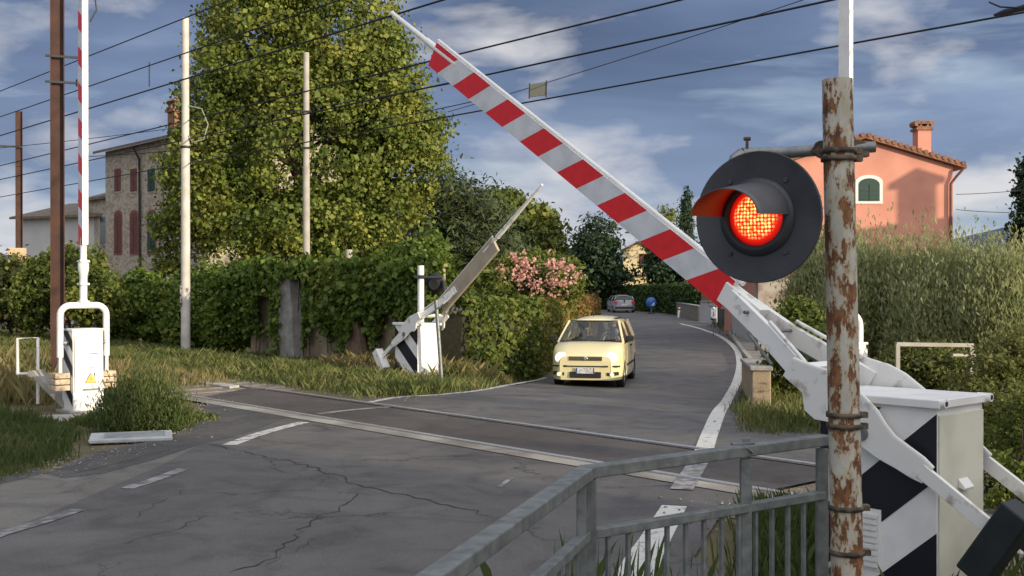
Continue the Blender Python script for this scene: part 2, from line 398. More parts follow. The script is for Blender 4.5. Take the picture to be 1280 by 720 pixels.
# road far side
leftfar = Gs([(455, 500), (520, 498), (600, 489), (680, 474)])+[(2.0, 33), (3.3, 42), (4.3, 55), (5.2, 70), (5.2, 82), (1, 92), (-12, 102), (-30, 110)]
leftfar = [leftfar[0]]+smooth_line(leftfar[1:], 4)
rightfar = [(-28, 118), (-8, 108), (6, 98.5), (11.5, 90), (12.3, 78), (11.6, 66), (9.9, 52), (7.8, 40), (6.6, 31), (5.6, 25.5), (4.9, 20.5), (4.1, 16.4), (3.7, 13.4)]
rightfar = smooth_line(rightfar, 4)
far_poly = [tr(QF+.05, sl(*G(425, 503)))]+leftfar+rightfar+[tr(QF+.05, sl(*G(1010, 590)))]
sheet('road', far_poly, .020, asph)
# patches
sheet('road_patch', Gs([(-60, 622), (20, 604), (70, 591), (128, 566), (214, 550), (248, 524), (262, 503), (330, 513), (372, 519), (300, 546), (255, 556), (190, 577), (130, 594), (80, 600), (40, 588)]), .0225, asph_new)
sheet('road_patch', Gs([(-260, 690), (-60, 625), (0, 600), (36, 590), (76, 602), (128, 596), (190, 579), (252, 558), (262, 552), (200, 585), (60, 646), (-100, 712), (-240, 800)]), .0212, asph_old)
# crossing surface
s0, s1 = sl(*G(300, 495)), sl(*G(985, 612))
sheet('crossing_surface', [tr(QN+.075, s0), tr(QN+.075, s1), tr(QF-.12, s1), tr(QF-.12, s0+.9)], .027, asph_rail)
s0b, s1b = sl(*G(250, 492)), sl(*G(1075, 640))
sheet('crossing_kerb', [tr(QN-.30, s_left_near+1.0), tr(QN-.30, s1b), tr(QN-.045, s1b), tr(QN-.045, s_left_near+1.2)], .0275, mat('kerb_concrete_worn', (.15, .14, .12), .85, scale=1.4, col2=(.36, .34, .30), lo=.34, hi=.66, bump=.3, bscale=30))
# ballast bed either side
sheet('ballast_bed', [tr(7.0, -45), tr(10.6, -45), tr(10.6, s1), tr(7.0, s1)], .006, ballast)
sheet('ballast_bed', [tr(7.0, s0-.2), tr(10.6, s0+.3), tr(10.6, 160), tr(7.0, 160)], .006, ballast)
# track
trk = thing('railway_track', 'single steel railway track crossing the road on pale sleepers', 'railway track', (0, 0, 0))
def trkM(q): return Matrix(((U.x, N.x, 0, N.x*q), (U.y, N.y, 0, N.y*q), (0, 0, 1, 0), (0, 0, 0, 1)))
for q in (QN, QF):
    mb = MB(); M = trkM(q)
    mb.prism([(0, 0)], 0, 0) if False else None
    for a, b in ((-45, 200),):
        # x runs along the track here
        prof = [(-.036, .040), (.036, .040), (.036, .02), (.012, .008), (.012, -.06), (-.012, -.06), (-.012, .008), (-.036, .02)]
        vs = [(a, y, z) for y, z in prof]+[(b, y, z) for y, z in prof]; n = len(prof)
        fs = [(i, (i+1) % n, (i+1) % n+n, i+n) for i in range(n)]+[list(range(n)), list(range(2*n-1, n-1, -1))]
        mb.add(vs, fs[:2]+fs[7:8], 0, False, M); mb.add(vs, fs[2:7]+fs[8:], 1, False, M)
    mb.build('rail', [railsteel, railrust], trk)
s = -14.0; sl_list = []
while s < 70:
    if not (s1-.3 < s < s0+.3): sl_list.append(s)
    s += .6
sl_list = sorted(sl_list, key=lambda a: abs(a-12))[:98]
mb0 = MB(); mb0.prism([(-.13, -.1), (.13, -.1), (.10, .016), (-.10, .016)], 7.45, 10.15)
slp0 = None
for s in sl_list:
    if slp0 is None: o = slp0 = mb0.build('sleeper', mat('sleeper_concrete', (.13, .115, .09), .9, scale=7, col2=(.30, .27, .23), lo=.35, hi=.7, bump=.3), trk, .01)
    else: o = slp0.copy(); COL.objects.link(o)
    o.parent = trk; o.matrix_local = Matrix(((U.x, N.x, 0, U.x*s), (U.y, N.y, 0, U.y*s), (0, 0, 1, 0), (0, 0, 0, 1)))
# pale slabs at the ends of the crossing (as in the photograph beside the rails)
for nm, lab, q0, q1, a, b in (('concrete_slab', 'pale cracked concrete slab outside the near rail, left of the road', 7.55, 7.98, s0+.35, s0+2.0),
                          ('concrete_slab', 'long pale concrete slab beside the far rail in the grass', 9.22, 9.46, s0+1.2, s0+5.5),
                          ('concrete_slab', 'pale concrete slab beyond the bars of the grey railing, beside the near rail', 7.35, 7.72, s1b-1.8, s1b-.1)):
    mb = MB(); pts = [(a, q0), (b-.2, q0), (b, q1), (a+.1, q1)]; Mx = trkM(0)
    vs = [(x, y, z) for z in (.0, .045) for x, y in pts]
    mb.add(vs, [(3, 2, 1, 0), (4, 5, 6, 7), (0, 1, 5, 4), (1, 2, 6, 5), (2, 3, 7, 6), (3, 0, 4, 7)], 0, False, Mx)
    tag(mb.build(nm, palecon, None, .01), lab, 'concrete slab')
# loose stones along the broken road edge and the track
q = MB()
for a, b, n_, sp in ((G(60, 588), G(215, 546), 220, .25), (G(215, 546), G(262, 500), 200, .2), (G(0, 600), G(60, 588), 80, .2), (tr(10.3, 14.0), tr(10.3, 17.5), 150, .25), (G(900, 655), G(950, 640), 160, .25), (G(925, 480), G(940, 545), 200, .2), (tr(7.4, s0+.2), tr(7.4, s0+3), 200, .25), (tr(7.5, s1b), tr(10.2, s1b-2), 200, .6)):
    for i in range(n_):
        f = random.random(); r_ = random.uniform(.006, .022)*random.uniform(.6, 1.2); x = a[0]+(b[0]-a[0])*f+random.gauss(0, sp); y = a[1]+(b[1]-a[1])*f+random.gauss(0, sp); z = gz(x, y)+.026
        c_, s_n = math.cos(i), math.sin(i)
        q.add([(x+r_*c_, y+r_*s_n, z), (x-r_*s_n, y+r_*c_, z), (x-r_*c_*.8, y-r_*s_n, z), (x+r_*s_n, y-r_*c_*.9, z), (x+r_*.1, y, z+r_*.8)], [(0, 1, 4), (1, 2, 4), (2, 3, 4), (3, 0, 4), (3, 2, 1, 0)])
tag(q.build('gravel', mat('loose_stone', (.09, .08, .065), .9, scale=9, col2=(.24, .22, .185), lo=.35, hi=.65)), 'loose stones scattered along the broken road edges and the track', 'gravel', None, 'stuff')
# painted lines
def line(px, w=.15, m=paint, z=.0245, w2=None): return ribbon('road_marking', smooth_line(Gs(px), 4), w, z, m, w2)
line([(-60, 695), (0, 672), (50, 657), (97, 641)], .13, paint2, .0255)
line([(158, 614), (195, 602), (229, 589)], .13, paint2)
line([(286, 559), (330, 543), (380, 530)], .17)
line([(398, 520), (440, 515), (486, 511)], .13, paint2, .031)
line([(460, 505), (500, 498), (556, 494.5), (610, 488), (650, 480), (682, 473)], .12)
ribbon('road_marking', smooth_line([G(784, 760), G(803, 705), G(818, 680), G(843, 636)], 4), .26, .0245, paint3, .20)
ribbon('road_marking', smooth_line([G(852, 616), G(880, 570)], 3), .2, .031, paint2)
ribbon('road_marking', smooth_line([G(880, 566), G(886, 548), G(895, 525), G(910, 500), G(921, 478), G(925, 455), G(919, 436), G(900, 421), G(874, 411), G(850, 405)], 4), .20, .0245, paint3, .2)
ribbon('road_marking', Gs([(793, 429), (815, 427.6), (838, 427)]), .18, .0245, paint2)
ribbon('road_marking', Gs([(793, 427.5), (815, 425), (836, 424)]), .16, .028, paint2)
line([(624, 612), (640, 600)], .05, paint2)
def crack(px, w=.022, amp=.05):
    pts = [Vector((*p, 0)) for p in Gs(px)]; out = []
    for i in range(len(pts)-1):
        a, b = pts[i], pts[i+1]; k = max(3, int((b-a).length/.09)); d = (b-a).normalized(); nn = Vector((-d.y, d.x, 0))
        for j in range(k): out.append(a.lerp(b, j/k)+nn*random.uniform(-amp, amp)*(j > 0)+d*random.uniform(-.02, .02))
    out.append(pts[-1]); A = []; B = []
    for i, p in enumerate(out):
        d = (out[min(i+1, len(out)-1)]-out[max(i-1, 0)]).normalized(); nn = Vector((-d.y, d.x, 0)); ww = w*.75*random.uniform(.2, 1)*(1 if 0 < i < len(out)-1 else .1)/2
        A.append((p+nn*ww).xy); B.append((p-nn*ww).xy)
    sheet('road_crack', A+B[::-1], .0235, mat('crack_tar', (.034, .032, .030), .9, var=.3, scale=20))
crack([(276, 561), (330, 573), (400, 589), (455, 612), (520, 626), (582, 640), (622, 650)], .030)
crack([(446, 620), (424, 640), (388, 655), (366, 680), (345, 702), (285, 720)], .024)
crack([(398, 676), (372, 690), (330, 712)], .014)
crack([(262, 648), (212, 668), (140, 685)], .012)
crack([(232, 614), (186, 640), (170, 652)], .012)
crack([(330, 573), (345, 590), (398, 604)], .010)
crack([(22, 592), (80, 597), (132, 586), (190, 570), (245, 556), (290, 562)], .026, .03)
crack([(620, 545), (590, 560), (548, 566)], .010)
# kerb on the right of the far road
kb = MB()
kp = [G(925+6, 470), (6.2+.3, 30), (7.2+.6, 38), (9.2+.55, 50), (10.9+.6, 62), (12.0+.3, 74)]
kp = smooth_line(kp, 4)
for i in range(len(kp)-1):
    a = Vector((*kp[i], -.44)); b = Vector((*kp[i+1], -.44)); kb.bar(a, b, .14, .16)
o = kb.build('kerb', concrete, None, .01, 'structure')
sheet('pavement', [kp[0]]+kp[1:]+[(14.5, 74), (13.2, 60), (11.8, 50), (10.2, 40), (8.4, 31), (6.6, 25)], .10, mat('pavement_concrete', (.15, .145, .13), .9, scale=2, col2=(.24, .225, .20), lo=.3, hi=.7, bump=.3))
# flat manhole-like plate by the left barrier
mb = MB(); c = G(165, 551)
mb.prism([(-.46, 0), (.44, 0), (.44, .045), (-.46, .045)], -.30, .34)
o = mb.build('cable_pit_cover', mat('pit_cover', (.30, .33, .34), .7, scale=5, col2=(.46, .48, .48), lo=.35, hi=.65, bump=.2), None, .012)
o.location = (c[0], c[1], .02); li = MB(); li.box((.03, .02, .048), (.66, .42, .012)); li.build('lid', mat('pit_lid', (.17, .19, .19), .7, scale=6, col2=(.27, .29, .29), lo=.3, hi=.6), o, .003)
o.rotation_euler = (0, 0, R(18)); tag(o, 'flat pale grey cable pit cover lying beside the grass tuft', 'pit cover')
mb = MB(); mb.prism([(-1.0, 0), (.9, 0), (1.0, .03), (-.9, .035)], -.45, .35)
c = G(150, 528); o = mb.build('concrete_pad', concrete, None, .01); o.location = (c[0]-.6, c[1]+.4, .0); o.rotation_euler = (0, 0, R(20))
tag(o, 'low cracked concrete pad under the upright white barrier on the left', 'concrete pad')
# ---------------------------------------------------------------- level crossing barriers
def stripes(mb, x0, x1, hw, th, n=15, slant=.10, taper=0, red0=True):
    """board in the xz plane, boundaries slant; first and last are cut square"""
    per = (x1-x0)/n
    for k in range(n):
        a = x0+k*per; b = a+per
        at, ab = (a, a) if k == 0 else (a-slant/2, a+slant/2)
        bt, bb = (b, b) if k == n-1 else (b-slant/2, b+slant/2)
        mi = 0 if (k % 2 == 0) else 1
        mb.add([(at, -th/2, hw), (bt, -th/2, hw), (bb, -th/2, -hw), (ab, -th/2, -hw)], [(3, 2, 1, 0)], mi)
        mb.add([(at, th/2, hw), (bt, th/2, hw), (bb, th/2, -hw), (ab, th/2, -hw)], [(0, 1, 2, 3)], mi)
    mb.add([(x0, -th/2, hw), (x1, -th/2, hw), (x1, th/2, hw), (x0, th/2, hw)], [(0, 1, 2, 3)], 2)
    mb.add([(x0, -th/2, -hw), (x1, -th/2, -hw), (x1, th/2, -hw), (x0, th/2, -hw)], [(3, 2, 1, 0)], 2)
    for x in (x0, x1): mb.add([(x, -th/2, hw), (x, th/2, hw), (x, th/2, -hw), (x, -th/2, -hw)], [(0, 1, 2, 3)], 2)
def warning_plate(mb, c, s, nrm='x-', m0=0, m1=1):
    """yellow triangle with a dark flash, on the -x face"""
    x, y, z = c
    mb.add([(x, y-s*.5, z), (x, y+s*.5, z), (x, y, z+s*.87)], [(0, 1, 2)], m1)
    k = .82; zc = z+s*.29
    def q(a, b, e): return (x-e, y+a*s*k, zc+b*s*k)
    mb.add([q(-.5, -.29, .002), q(.5, -.29, .002), q(0, .58, .002)], [(0, 1, 2)], m0)
    mb.add([q(.04, .34, .004), q(-.10, .02, .004), q(.0, .02, .004), q(-.04, -.2, .004), q(.12, .10, .004), q(.02, .10, .004)], [(0, 1, 2, 3, 4, 5)], m1)
yel = mat('warning_yellow', (.75, .48, .03), .5, var=.08)
glass_grey = mat('grey_label', (.35, .35, .34), .5, var=.1)
def big_barrier(label, loc, rz, elev, hb=1.15, board=(1.45, 5.38), tip=6.2, hw=.114, striped=True, sides='both', plan_tilt=0):
    t = thing('crossing_barrier', label, 'barrier', loc, rz)
    X0, X1, W = -.42, .33, .275
    # cabinet: black and white diagonal sides, cream end
    mb = MB()
    mb.box(((X0+X1)/2, 0, hb/2-.01), (X1-X0, 2*W, hb-.02), 0)
    t_cab = mb.build('cabinet', [white], t, .006)
    for sy in (1, -1):
        d = MB(); y = sy*(W+.003)
        def band(z0, wd, m):
            # diagonal band climbing towards -x
            pts = []
            poly = [(X0, z0), (X1, z0-.64), (X1, z0-.64-wd), (X0, z0-wd)]
            out = []
            # clip to 0.02..hb-.06
            def clip(pl, zc, keep):
                r = []
                for i in range(len(pl)):
                    a, b = pl[i], pl[(i+1) % len(pl)]
                    ia, ib = keep(a[1], zc), keep(b[1], zc)
                    if ia: r.append(a)
                    if ia != ib:
                        k = (zc-a[1])/(b[1]-a[1]); r.append((a[0]+(b[0]-a[0])*k, zc))
                return r
            pl = clip(poly, hb-.07, lambda q, c: q <= c); pl = clip(pl, .03, lambda q, c: q >= c) if pl else pl
            if len(pl) > 2:
                vs = [(x, y, z) for x, z in pl]; d.add(vs, [list(range(len(vs)))], m)
        for z0 in (.40, 1.07, 1.74): band(z0*hb/1.15, .37*hb/1.15, 0)
        d.build('diagonal_stripes', [black], t_cab)
    e = MB(); e.box((X0-.006, 0, hb/2-.04), (.012, 2*W-.02, hb-.10), 0); ep = e.build('end_door', [cream], t, .004)
    k = MB(); k.prism([(X0-.055, hb*.55), (X0-.012, hb*.55+.05), (X0-.012, hb*.55-.0), (X0-.05, hb*.55-.015)], -.06, .05, 0); k.build('lock_flap', [white], ep, .003)
    l = MB(); l.prism([(X0-.03, hb-.05), (X1+.03, hb-.05), (X1+.03, hb-.006), (X0-.03, hb+.0)], -W-.03, W+.03)
    lid = l.build('lid', [white], t, .006)
    for sy in (1, -1):
        g_ = MB(); g_.tube([(X0-.055, sy*(W+.0), hb-.02), (X0+.03, sy*(W+.0), hb-.02)], .026, 14, 0)
        g_.tube([(X0-.058, sy*(W+.0), hb-.02), (X0-.03, sy*(W+.0), hb-.02)], .015, 12, 1); g_.build('lifting_lug', [white, black], lid)
    lv = MB(); yy = W+.004
    for sy in (1,):
        lv.box((.02, sy*yy, .30), (.2, .006, .36), 0)
        for i in range(9): lv.bar((-.06, sy*(yy+.012), .15+i*.036), (.10, sy*(yy+.012), .15+i*.036), .012, .022, 1)
    lv.build('louvre', [white, whited], t)
    if not striped: wp = MB(); warning_plate(wp, (X0-.016, .0, .38), .17); wp.build('warning_sign', [yel, black], ep)
    pl = MB(); pl.prism([(-.5, -.01), (.42, -.01), (.42, .05), (-.5, .05)], -.38, .38); pl.build('plinth', [concrete], t, .01)
    # everything that swings with the boom
    hub = MB(); zp = hb-.22
    hub.tube([(0, -W-.10, zp), (0, W+.10, zp)], .045, 16); hub.build('axle', [galv], t)
    E = Matrix.Translation((0, 0, zp)) @ Matrix.Rotation(-elev, 4, 'Y')
    outl = [(.62, .085), (.50, .12), (.38, .165), (.26, .185), (.10, .18), (.0, .165), (-.09, .13), (-.17, .11), (-.28, .115), (-.38, .12), (-.45, .11), (-.45, .0), (-.38, -.02),
            (-.28, -.035), (-.16, -.06), (-.04, -.07), (.10, -.065), (.20, -.08), (.29, -.13), (.38, -.13), (.45, -.05), (.62, -.045)]
    arm = MB()
    for sy in (1, -1):
        y = sy*(W+.075)
        arm.prism(outl, y-.012, y+.012, 0, E)
        # rounded lip along the edge
        arm.tube([(p[0], y, p[1]) for p in outl[:11]], .012, 6, 0, M=E)
        arm.bar((-.40, y+sy*.004, .055), (-.93, y+sy*.004, .055), .03, .085, 0, M=E)
        arm.bar((.42, y*.98, .02), (1.0, y*.36, .0), .045, .125, 0, M=E)
        arm.bar((.98, y*.37, .0), (1.42, sy*.045, 0), .045, .13, 0, M=E); arm.tube([(.55, y*.93, .105), (1.0, y*.42, .09)], .014, 8, 0, M=E)
        arm.tube([(.78, y*.72, -.085), (1.12, y*.34, -.08)], .012, 8, 1, M=E)
    arm.bar((.62, -W*.95, 0), (.62, W*.95, 0), .05, .05, 0, M=E)
    arm.bar((1.16, 0, .0), (1.5, 0, 0), .10, .15, 0, M=E)
    for bx in (.98, 1.2): arm.tube([(bx, -.15, .03), (bx, .15, .03)], .013, 8, 1, M=E)
    arm.build('swing_frame', [whited, galvd], t, .004)
    for sy in (1, -1):
        c = MB(); y = sy*(W+.075)
        c.box((-.95, y+sy*.01, .02), (.17, .17, .46), 0, E); wobj = c.build('counterweight', [dgreen if striped else whited], t, .012)
    # boom
    b = MB(); m3 = [redp, whr, white] if striped else [mat('board_back', (.30, .255, .19), .7, scale=4, col2=(.42, .36, .27), lo=.3, hi=.7)]*3
    stripes(b, board[0], board[1], hw, .055, 15, .20)
    for i in range(len(b.v)): pass
    b.v = [tuple(E @ Vector(v)) for v in b.v]
    boom = b.build('boom', m3, t)
    tb = MB(); tb.tube([(board[0]-.05, 0, hw+.012), (board[1]+.02, 0, hw+.012)], [.02, .016], 10, 0, M=E)
    tb.tube([(board[1]-.35, 0, hw*.5), (board[1]+.18, 0, hw*.45)], .032, 10, 0, M=E)
    tb.tube([(board[1]+.12, 0, hw*.45), (tip, 0, hw*.45)], [.026 if striped else .05, .022], 10, 0, M=E); tb.build('boom_tube', [white if striped else whited], t)
    return t
rzU = math.atan2(U.y, U.x)
big_barrier('large white foreground barrier at right with a half raised red and white striped boom', (2.31, 6.78, 0), rzU, R(33.2))
pb = P(517, 465, 22.3)
big_barrier('far barrier before the ivy wall with a plain beige boom half raised to the right', (pb.x+.1, pb.y, -.02), rzU+math.pi, R(36.5), 1.05, (.95, 2.9), 4.5, .15, False)
def upright_barrier(label, loc, rz, top, hb=1.15, plain=False):
    t = thing('pedestrian_barrier', label, 'barrier', loc, rz)
    # local -x faces the viewer; tapering cabinet
    mb = MB(); W = .215
    mb.prism([(-.20, 0), (.24, 0), (.17, hb), (-.16, hb)], -W, W, 0); cab = mb.build('cabinet', [white], t, .012)
    d = MB()
    for sy in (1, -1):
        y = sy*(W+.003)
        for z0 in (.1, .5, .85): d.add([(-.17, y, z0), (.19, y, z0+.28), (.19, y, z0+.44), (-.17, y, z0+.16)], [(0, 1, 2, 3)], 0)
    d.build('diagonal_stripes', [black], cab)
    e = MB(); e.prism([(-.21, .30), (-.195, .30), (-.172, hb-.05), (-.187, hb-.05)], -W+.02, W-.02, 0); ed = e.build('end_door', [white], t, .003)
    for bc, bd in (((-.198, -.06, hb*.72), (.006, .14, .012)), ((-.205, -.02, hb*.55), (.006, .12, .01)), ((-.212, -.03, .33), (.006, .24, .03))): e = MB(); e.box(bc, bd, 0); e.build('door_seam', [galvd], ed)
    wp = MB(); M = Matrix.Translation((-.213, -.02, .42)) @ Matrix.Rotation(R(-1.8), 4, 'Y')
    warning_plate(wp, (0, 0, 0), .17); wp.v = [tuple(M @ Vector(v)) for v in wp.v]; wp.build('warning_sign', [yel, galvd], ed)
    l = MB(); l.box((0, 0, hb+.012), (.36, 2*W+.03, .03)); l.build('lid', [white], t, .008)
    pl = MB(); pl.box((.02, 0, .01), (.56, .56, .06)); pl.build('plinth', [concrete], t, .01)
    h = MB(); h.tube([(0, -W-.12, .98), (0, W+.12, .98)], .04, 12); h.build('axle', [galv], t)
    u = MB(); Y = .325; zt = 1.50; pts = [(0, -Y, .78)]
    pts += [(0, -Y, zt-.16)]+[(0, -Y+.14*(1-math.cos(a)), zt-.14+.14*math.sin(a)) for a in np.linspace(.2, math.pi/2, 6)]
    pts += [(0, Y-.14*(1-math.cos(a)), zt-.14+.14*math.sin(a)) for a in np.linspace(math.pi/2, .2, 6)]+[(0, Y, zt-.16), (0, Y, .78)]
    u.tube(pts, .046, 12); u.build('lifting_frame', [white], t)
    for sy in (1, -1):
        a = MB(); a.bar((0, sy*Y, .82), (0, sy*Y, .52), .045, .05); ar = a.build('counterweight_arm', [white], t, .004)
        c = MB()
        for i in range(3): c.box((0, sy*(Y+.0), -0+.36+i*.085), (.22, .21, .075))
        c.build('counterweight', [mat('weight_tan', (.34, .25, .16), .7, scale=8, col2=(.62, .50, .36), lo=.3, hi=.6)], ar, .012)
    nk = MB(); nk.tube([(0, 0, zt), (0, 0, zt+.06), (0, 0, zt+.1), (0, 0, zt+.42), (0, 0, zt+.5), (0, 0, zt+.58), (0, 0, zt+.66), (0, 0, zt+.95)], [.06, .06, .05, .055, .075, .075, .045, .045], 12)
    for z in (zt+.05, zt+.3, zt+.62): nk.box((0, 0, z), (.14, .13, .03), 0)
    nk.build('boom_root', [white], t, .004)
    b = MB(); stripes(b, 0, top-zt-.85, .075, .085, 2*int((top-zt-.85)/.5)+1, .1)
    M = Matrix.Translation((0, 0, zt+.85)) @ Matrix.Rotation(R(-90), 4, 'Y'); b.v = [tuple(M @ Vector(v)) for v in b.v]
    b.build('boom', [white]*3 if plain else [redp, whr, white], t)
    return t
c = G(106, 515)
ub = upright_barrier('upright pedestrian barrier left of the road with white arch and cabinet beside the brown mast', (c[0]-.02, c[1], 0), rzU, 6.6)
upright_barrier('sunlit upright barrier mostly hidden behind the rusty post', (4.14, 13.9, -.1), rzU, 6.6, plain=True)
# ---------------------------------------------------------------- signal on the rusty post
def rustmat():
    m = bpy.data.materials.new('rusty_post_paint'); m.use_nodes = True; nt = m.node_tree; L = nt.links; bs = nt.nodes['Principled BSDF']
    tc = nt.nodes.new('ShaderNodeTexCoord'); mp = nt.nodes.new('ShaderNodeMapping'); mp.inputs['Scale'].default_value = (1, 1, .45); L.new(tc.outputs['Object'], mp.inputs[0])
    def NZ(s, d, r=.6, off=0):
        n = nt.nodes.new('ShaderNodeTexNoise'); n.noise_dimensions = '4D'; n.inputs['W'].default_value = off; n.inputs['Scale'].default_value = s; n.inputs['Detail'].default_value = d; n.inputs['Roughness'].default_value = r; L.new(mp.outputs[0], n.inputs['Vector']); return n.outputs['Fac']
    def RP(src, st):
        n = nt.nodes.new('ShaderNodeValToRGB'); e = n.color_ramp.elements
        while len(e) < len(st): e.new(.5)
        for q, (p, c) in zip(e, st): q.position = p; q.color = (*c, 1)
        L.new(src, n.inputs[0]); return n.outputs[0]
    rust = RP(NZ(30, 6, .6, 3), [(.3, (.04, .018, .010)), (.5, (.16, .065, .025)), (.7, (.30, .15, .06))])
    pnt = RP(NZ(14, 5, .6, 7), [(.35, (.36, .35, .29)), (.65, (.52, .51, .45))])
    f = RP(NZ(17, 8, .68, 1), [(.50, (0, 0, 0)), (.535, (1, 1, 1))])
    halo = RP(NZ(17, 8, .68, 1), [(.45, (0, 0, 0)), (.52, (1, 1, 1))])
    a = nt.nodes.new('ShaderNodeMix'); a.data_type = 'RGBA'; L.new(halo, a.inputs[0]); L.new(pnt, a.inputs[6]); a.inputs[7].default_value = (.44, .34, .21, 1)
    b = nt.nodes.new('ShaderNodeMix'); b.data_type = 'RGBA'; L.new(f, b.inputs[0]); L.new(a.outputs[2], b.inputs[6]); L.new(rust, b.inputs[7])
    L.new(b.outputs[2], bs.inputs['Base Color']); bs.inputs['Roughness'].default_value = .75
    bp = nt.nodes.new('ShaderNodeBump'); bp.inputs['Strength'].default_value = .6; bp.inputs['Distance'].default_value = .006; bp.invert = True
    L.new(f, bp.inputs['Height']); L.new(bp.outputs[0], bs.inputs['Normal']); return m
rusty = rustmat()
t = thing('crossing_signal', 'round black road signal glowing red on a rusty peeling post', 'signal', (1.515, 5.02, 0))
mb = MB(); topx = -.058
mb.tube([(0, 0, -.1), (topx*.33, 0, .9), (topx*.66, 0, 1.8), (topx*.95, 0, 2.55), (topx, 0, 2.715)], [.071, .0705, .069, .067, .0665], 32, cap=False)
mb.tube([(topx, 0, 2.70), (topx, 0, 2.716)], [.0665, .062], 32)
post = mb.build('post', rusty, t)
clampm = mat('clamp_rust', (.05, .04, .035), .7, .3, scale=20, col2=(.16, .12, .08), lo=.4, hi=.6, bump=.3)
for z in (2.36, 2.395, 1.215, 1.165, .80, .60):
    c = MB(); x = topx*z/2.7
    c.lathe([(.073, -.011), (.079, -.011), (.079, .011), (.073, .011)], 28, M=Matrix.Translation((x, 0, z))); c.box((x+.085, -.01, z), (.03, .035, .026)); c.build('clamp_band', clampm, t)
mb = MB(); za = 2.395; xa = topx*.88
mb.tube([(xa+.19, .085, za+.03), (xa-.02, .105, za+.02), (xa-.2, .095, za+.005), (xa-.42, .06, za-.005)], [.026, .026, .027, .028], 14)
mb.tube([(xa-.42, .06, za-.005), (xa-.455, .05, za-.03), (xa-.47, .045, za-.08)], [.028, .028, .026], 14); mb.build('bracket_arm', galv, t)
mb = MB(); mb.prism([(-.11, -.01), (-.07, .035), (.0, .045), (.12, .04), (.16, .02), (.16, -.035), (-.05, -.04)], .07, .12, M=Matrix.Translation((xa, 0, za+.02)))
mb.build('bracket_clamp', clampm, t)
mb = MB(); mb.tube([(xa-.40, .05, za+.01), (xa-.40, .05, za+.06)], .007, 8); mb.tube([(xa-.415, .05, za+.062), (xa-.385, .05, za+.062)], .009, 8); mb.build('clamp_bolt', clampm, t)
# disc
dc = Vector(((944-640)/280, 4.96, H+83/280))-Vector((1.515, 5.02, 0))
vdir = -Vector((dc.x+1.515, dc.y+5.02, 0)).normalized()
nrm = Matrix.Rotation(R(-22), 3, 'Z') @ vdir
if nrm.x > vdir.x: nrm = Matrix.Rotation(R(22), 3, 'Z') @ vdir
ax_z = nrm.normalized(); ax_y = Vector((0, 0, 1)); ax_x = ax_y.cross(ax_z)
D = Matrix(((ax_x.x, ax_y.x, ax_z.x, dc.x), (ax_x.y, ax_y.y, ax_z.y, dc.y), (ax_x.z, ax_y.z, ax_z.z, dc.z), (0, 0, 0, 1)))
discm = mat('signal_black', (.030, .034, .042), .5, .1, scale=4, col2=(.058, .063, .072), lo=.35, hi=.7, bump=.05)
mb = MB(); rd = .292
mb.lathe([(.001, 0), (rd-.012, 0), (rd-.004, .004), (rd, .004), (rd, -.014), (rd-.01, -.016), (.001, -.016)], 64, 0, D)
for a in (50, 128, 232, 310): mb.tube([(.205*math.cos(R(a)), .205*math.sin(R(a)), -.001), (.205*math.cos(R(a)), .205*math.sin(R(a)), .008)], [.012, .010], 12, 0, M=D)
disc = mb.build('backboard', discm, t)
mb = MB(); mb.lathe([(.001, -.14), (.12, -.14), (.15, -.10), (.155, -.018)], 40, 0, D); mb.build('lamp_housing', discm, t)
mb = MB(); mb.lathe([(.172, .002), (.172, .012), (.158, .016), (.152, .03), (.130, .03), (.127, .004)], 48, 0, D); mb.build('lens_ring', discm, disc)
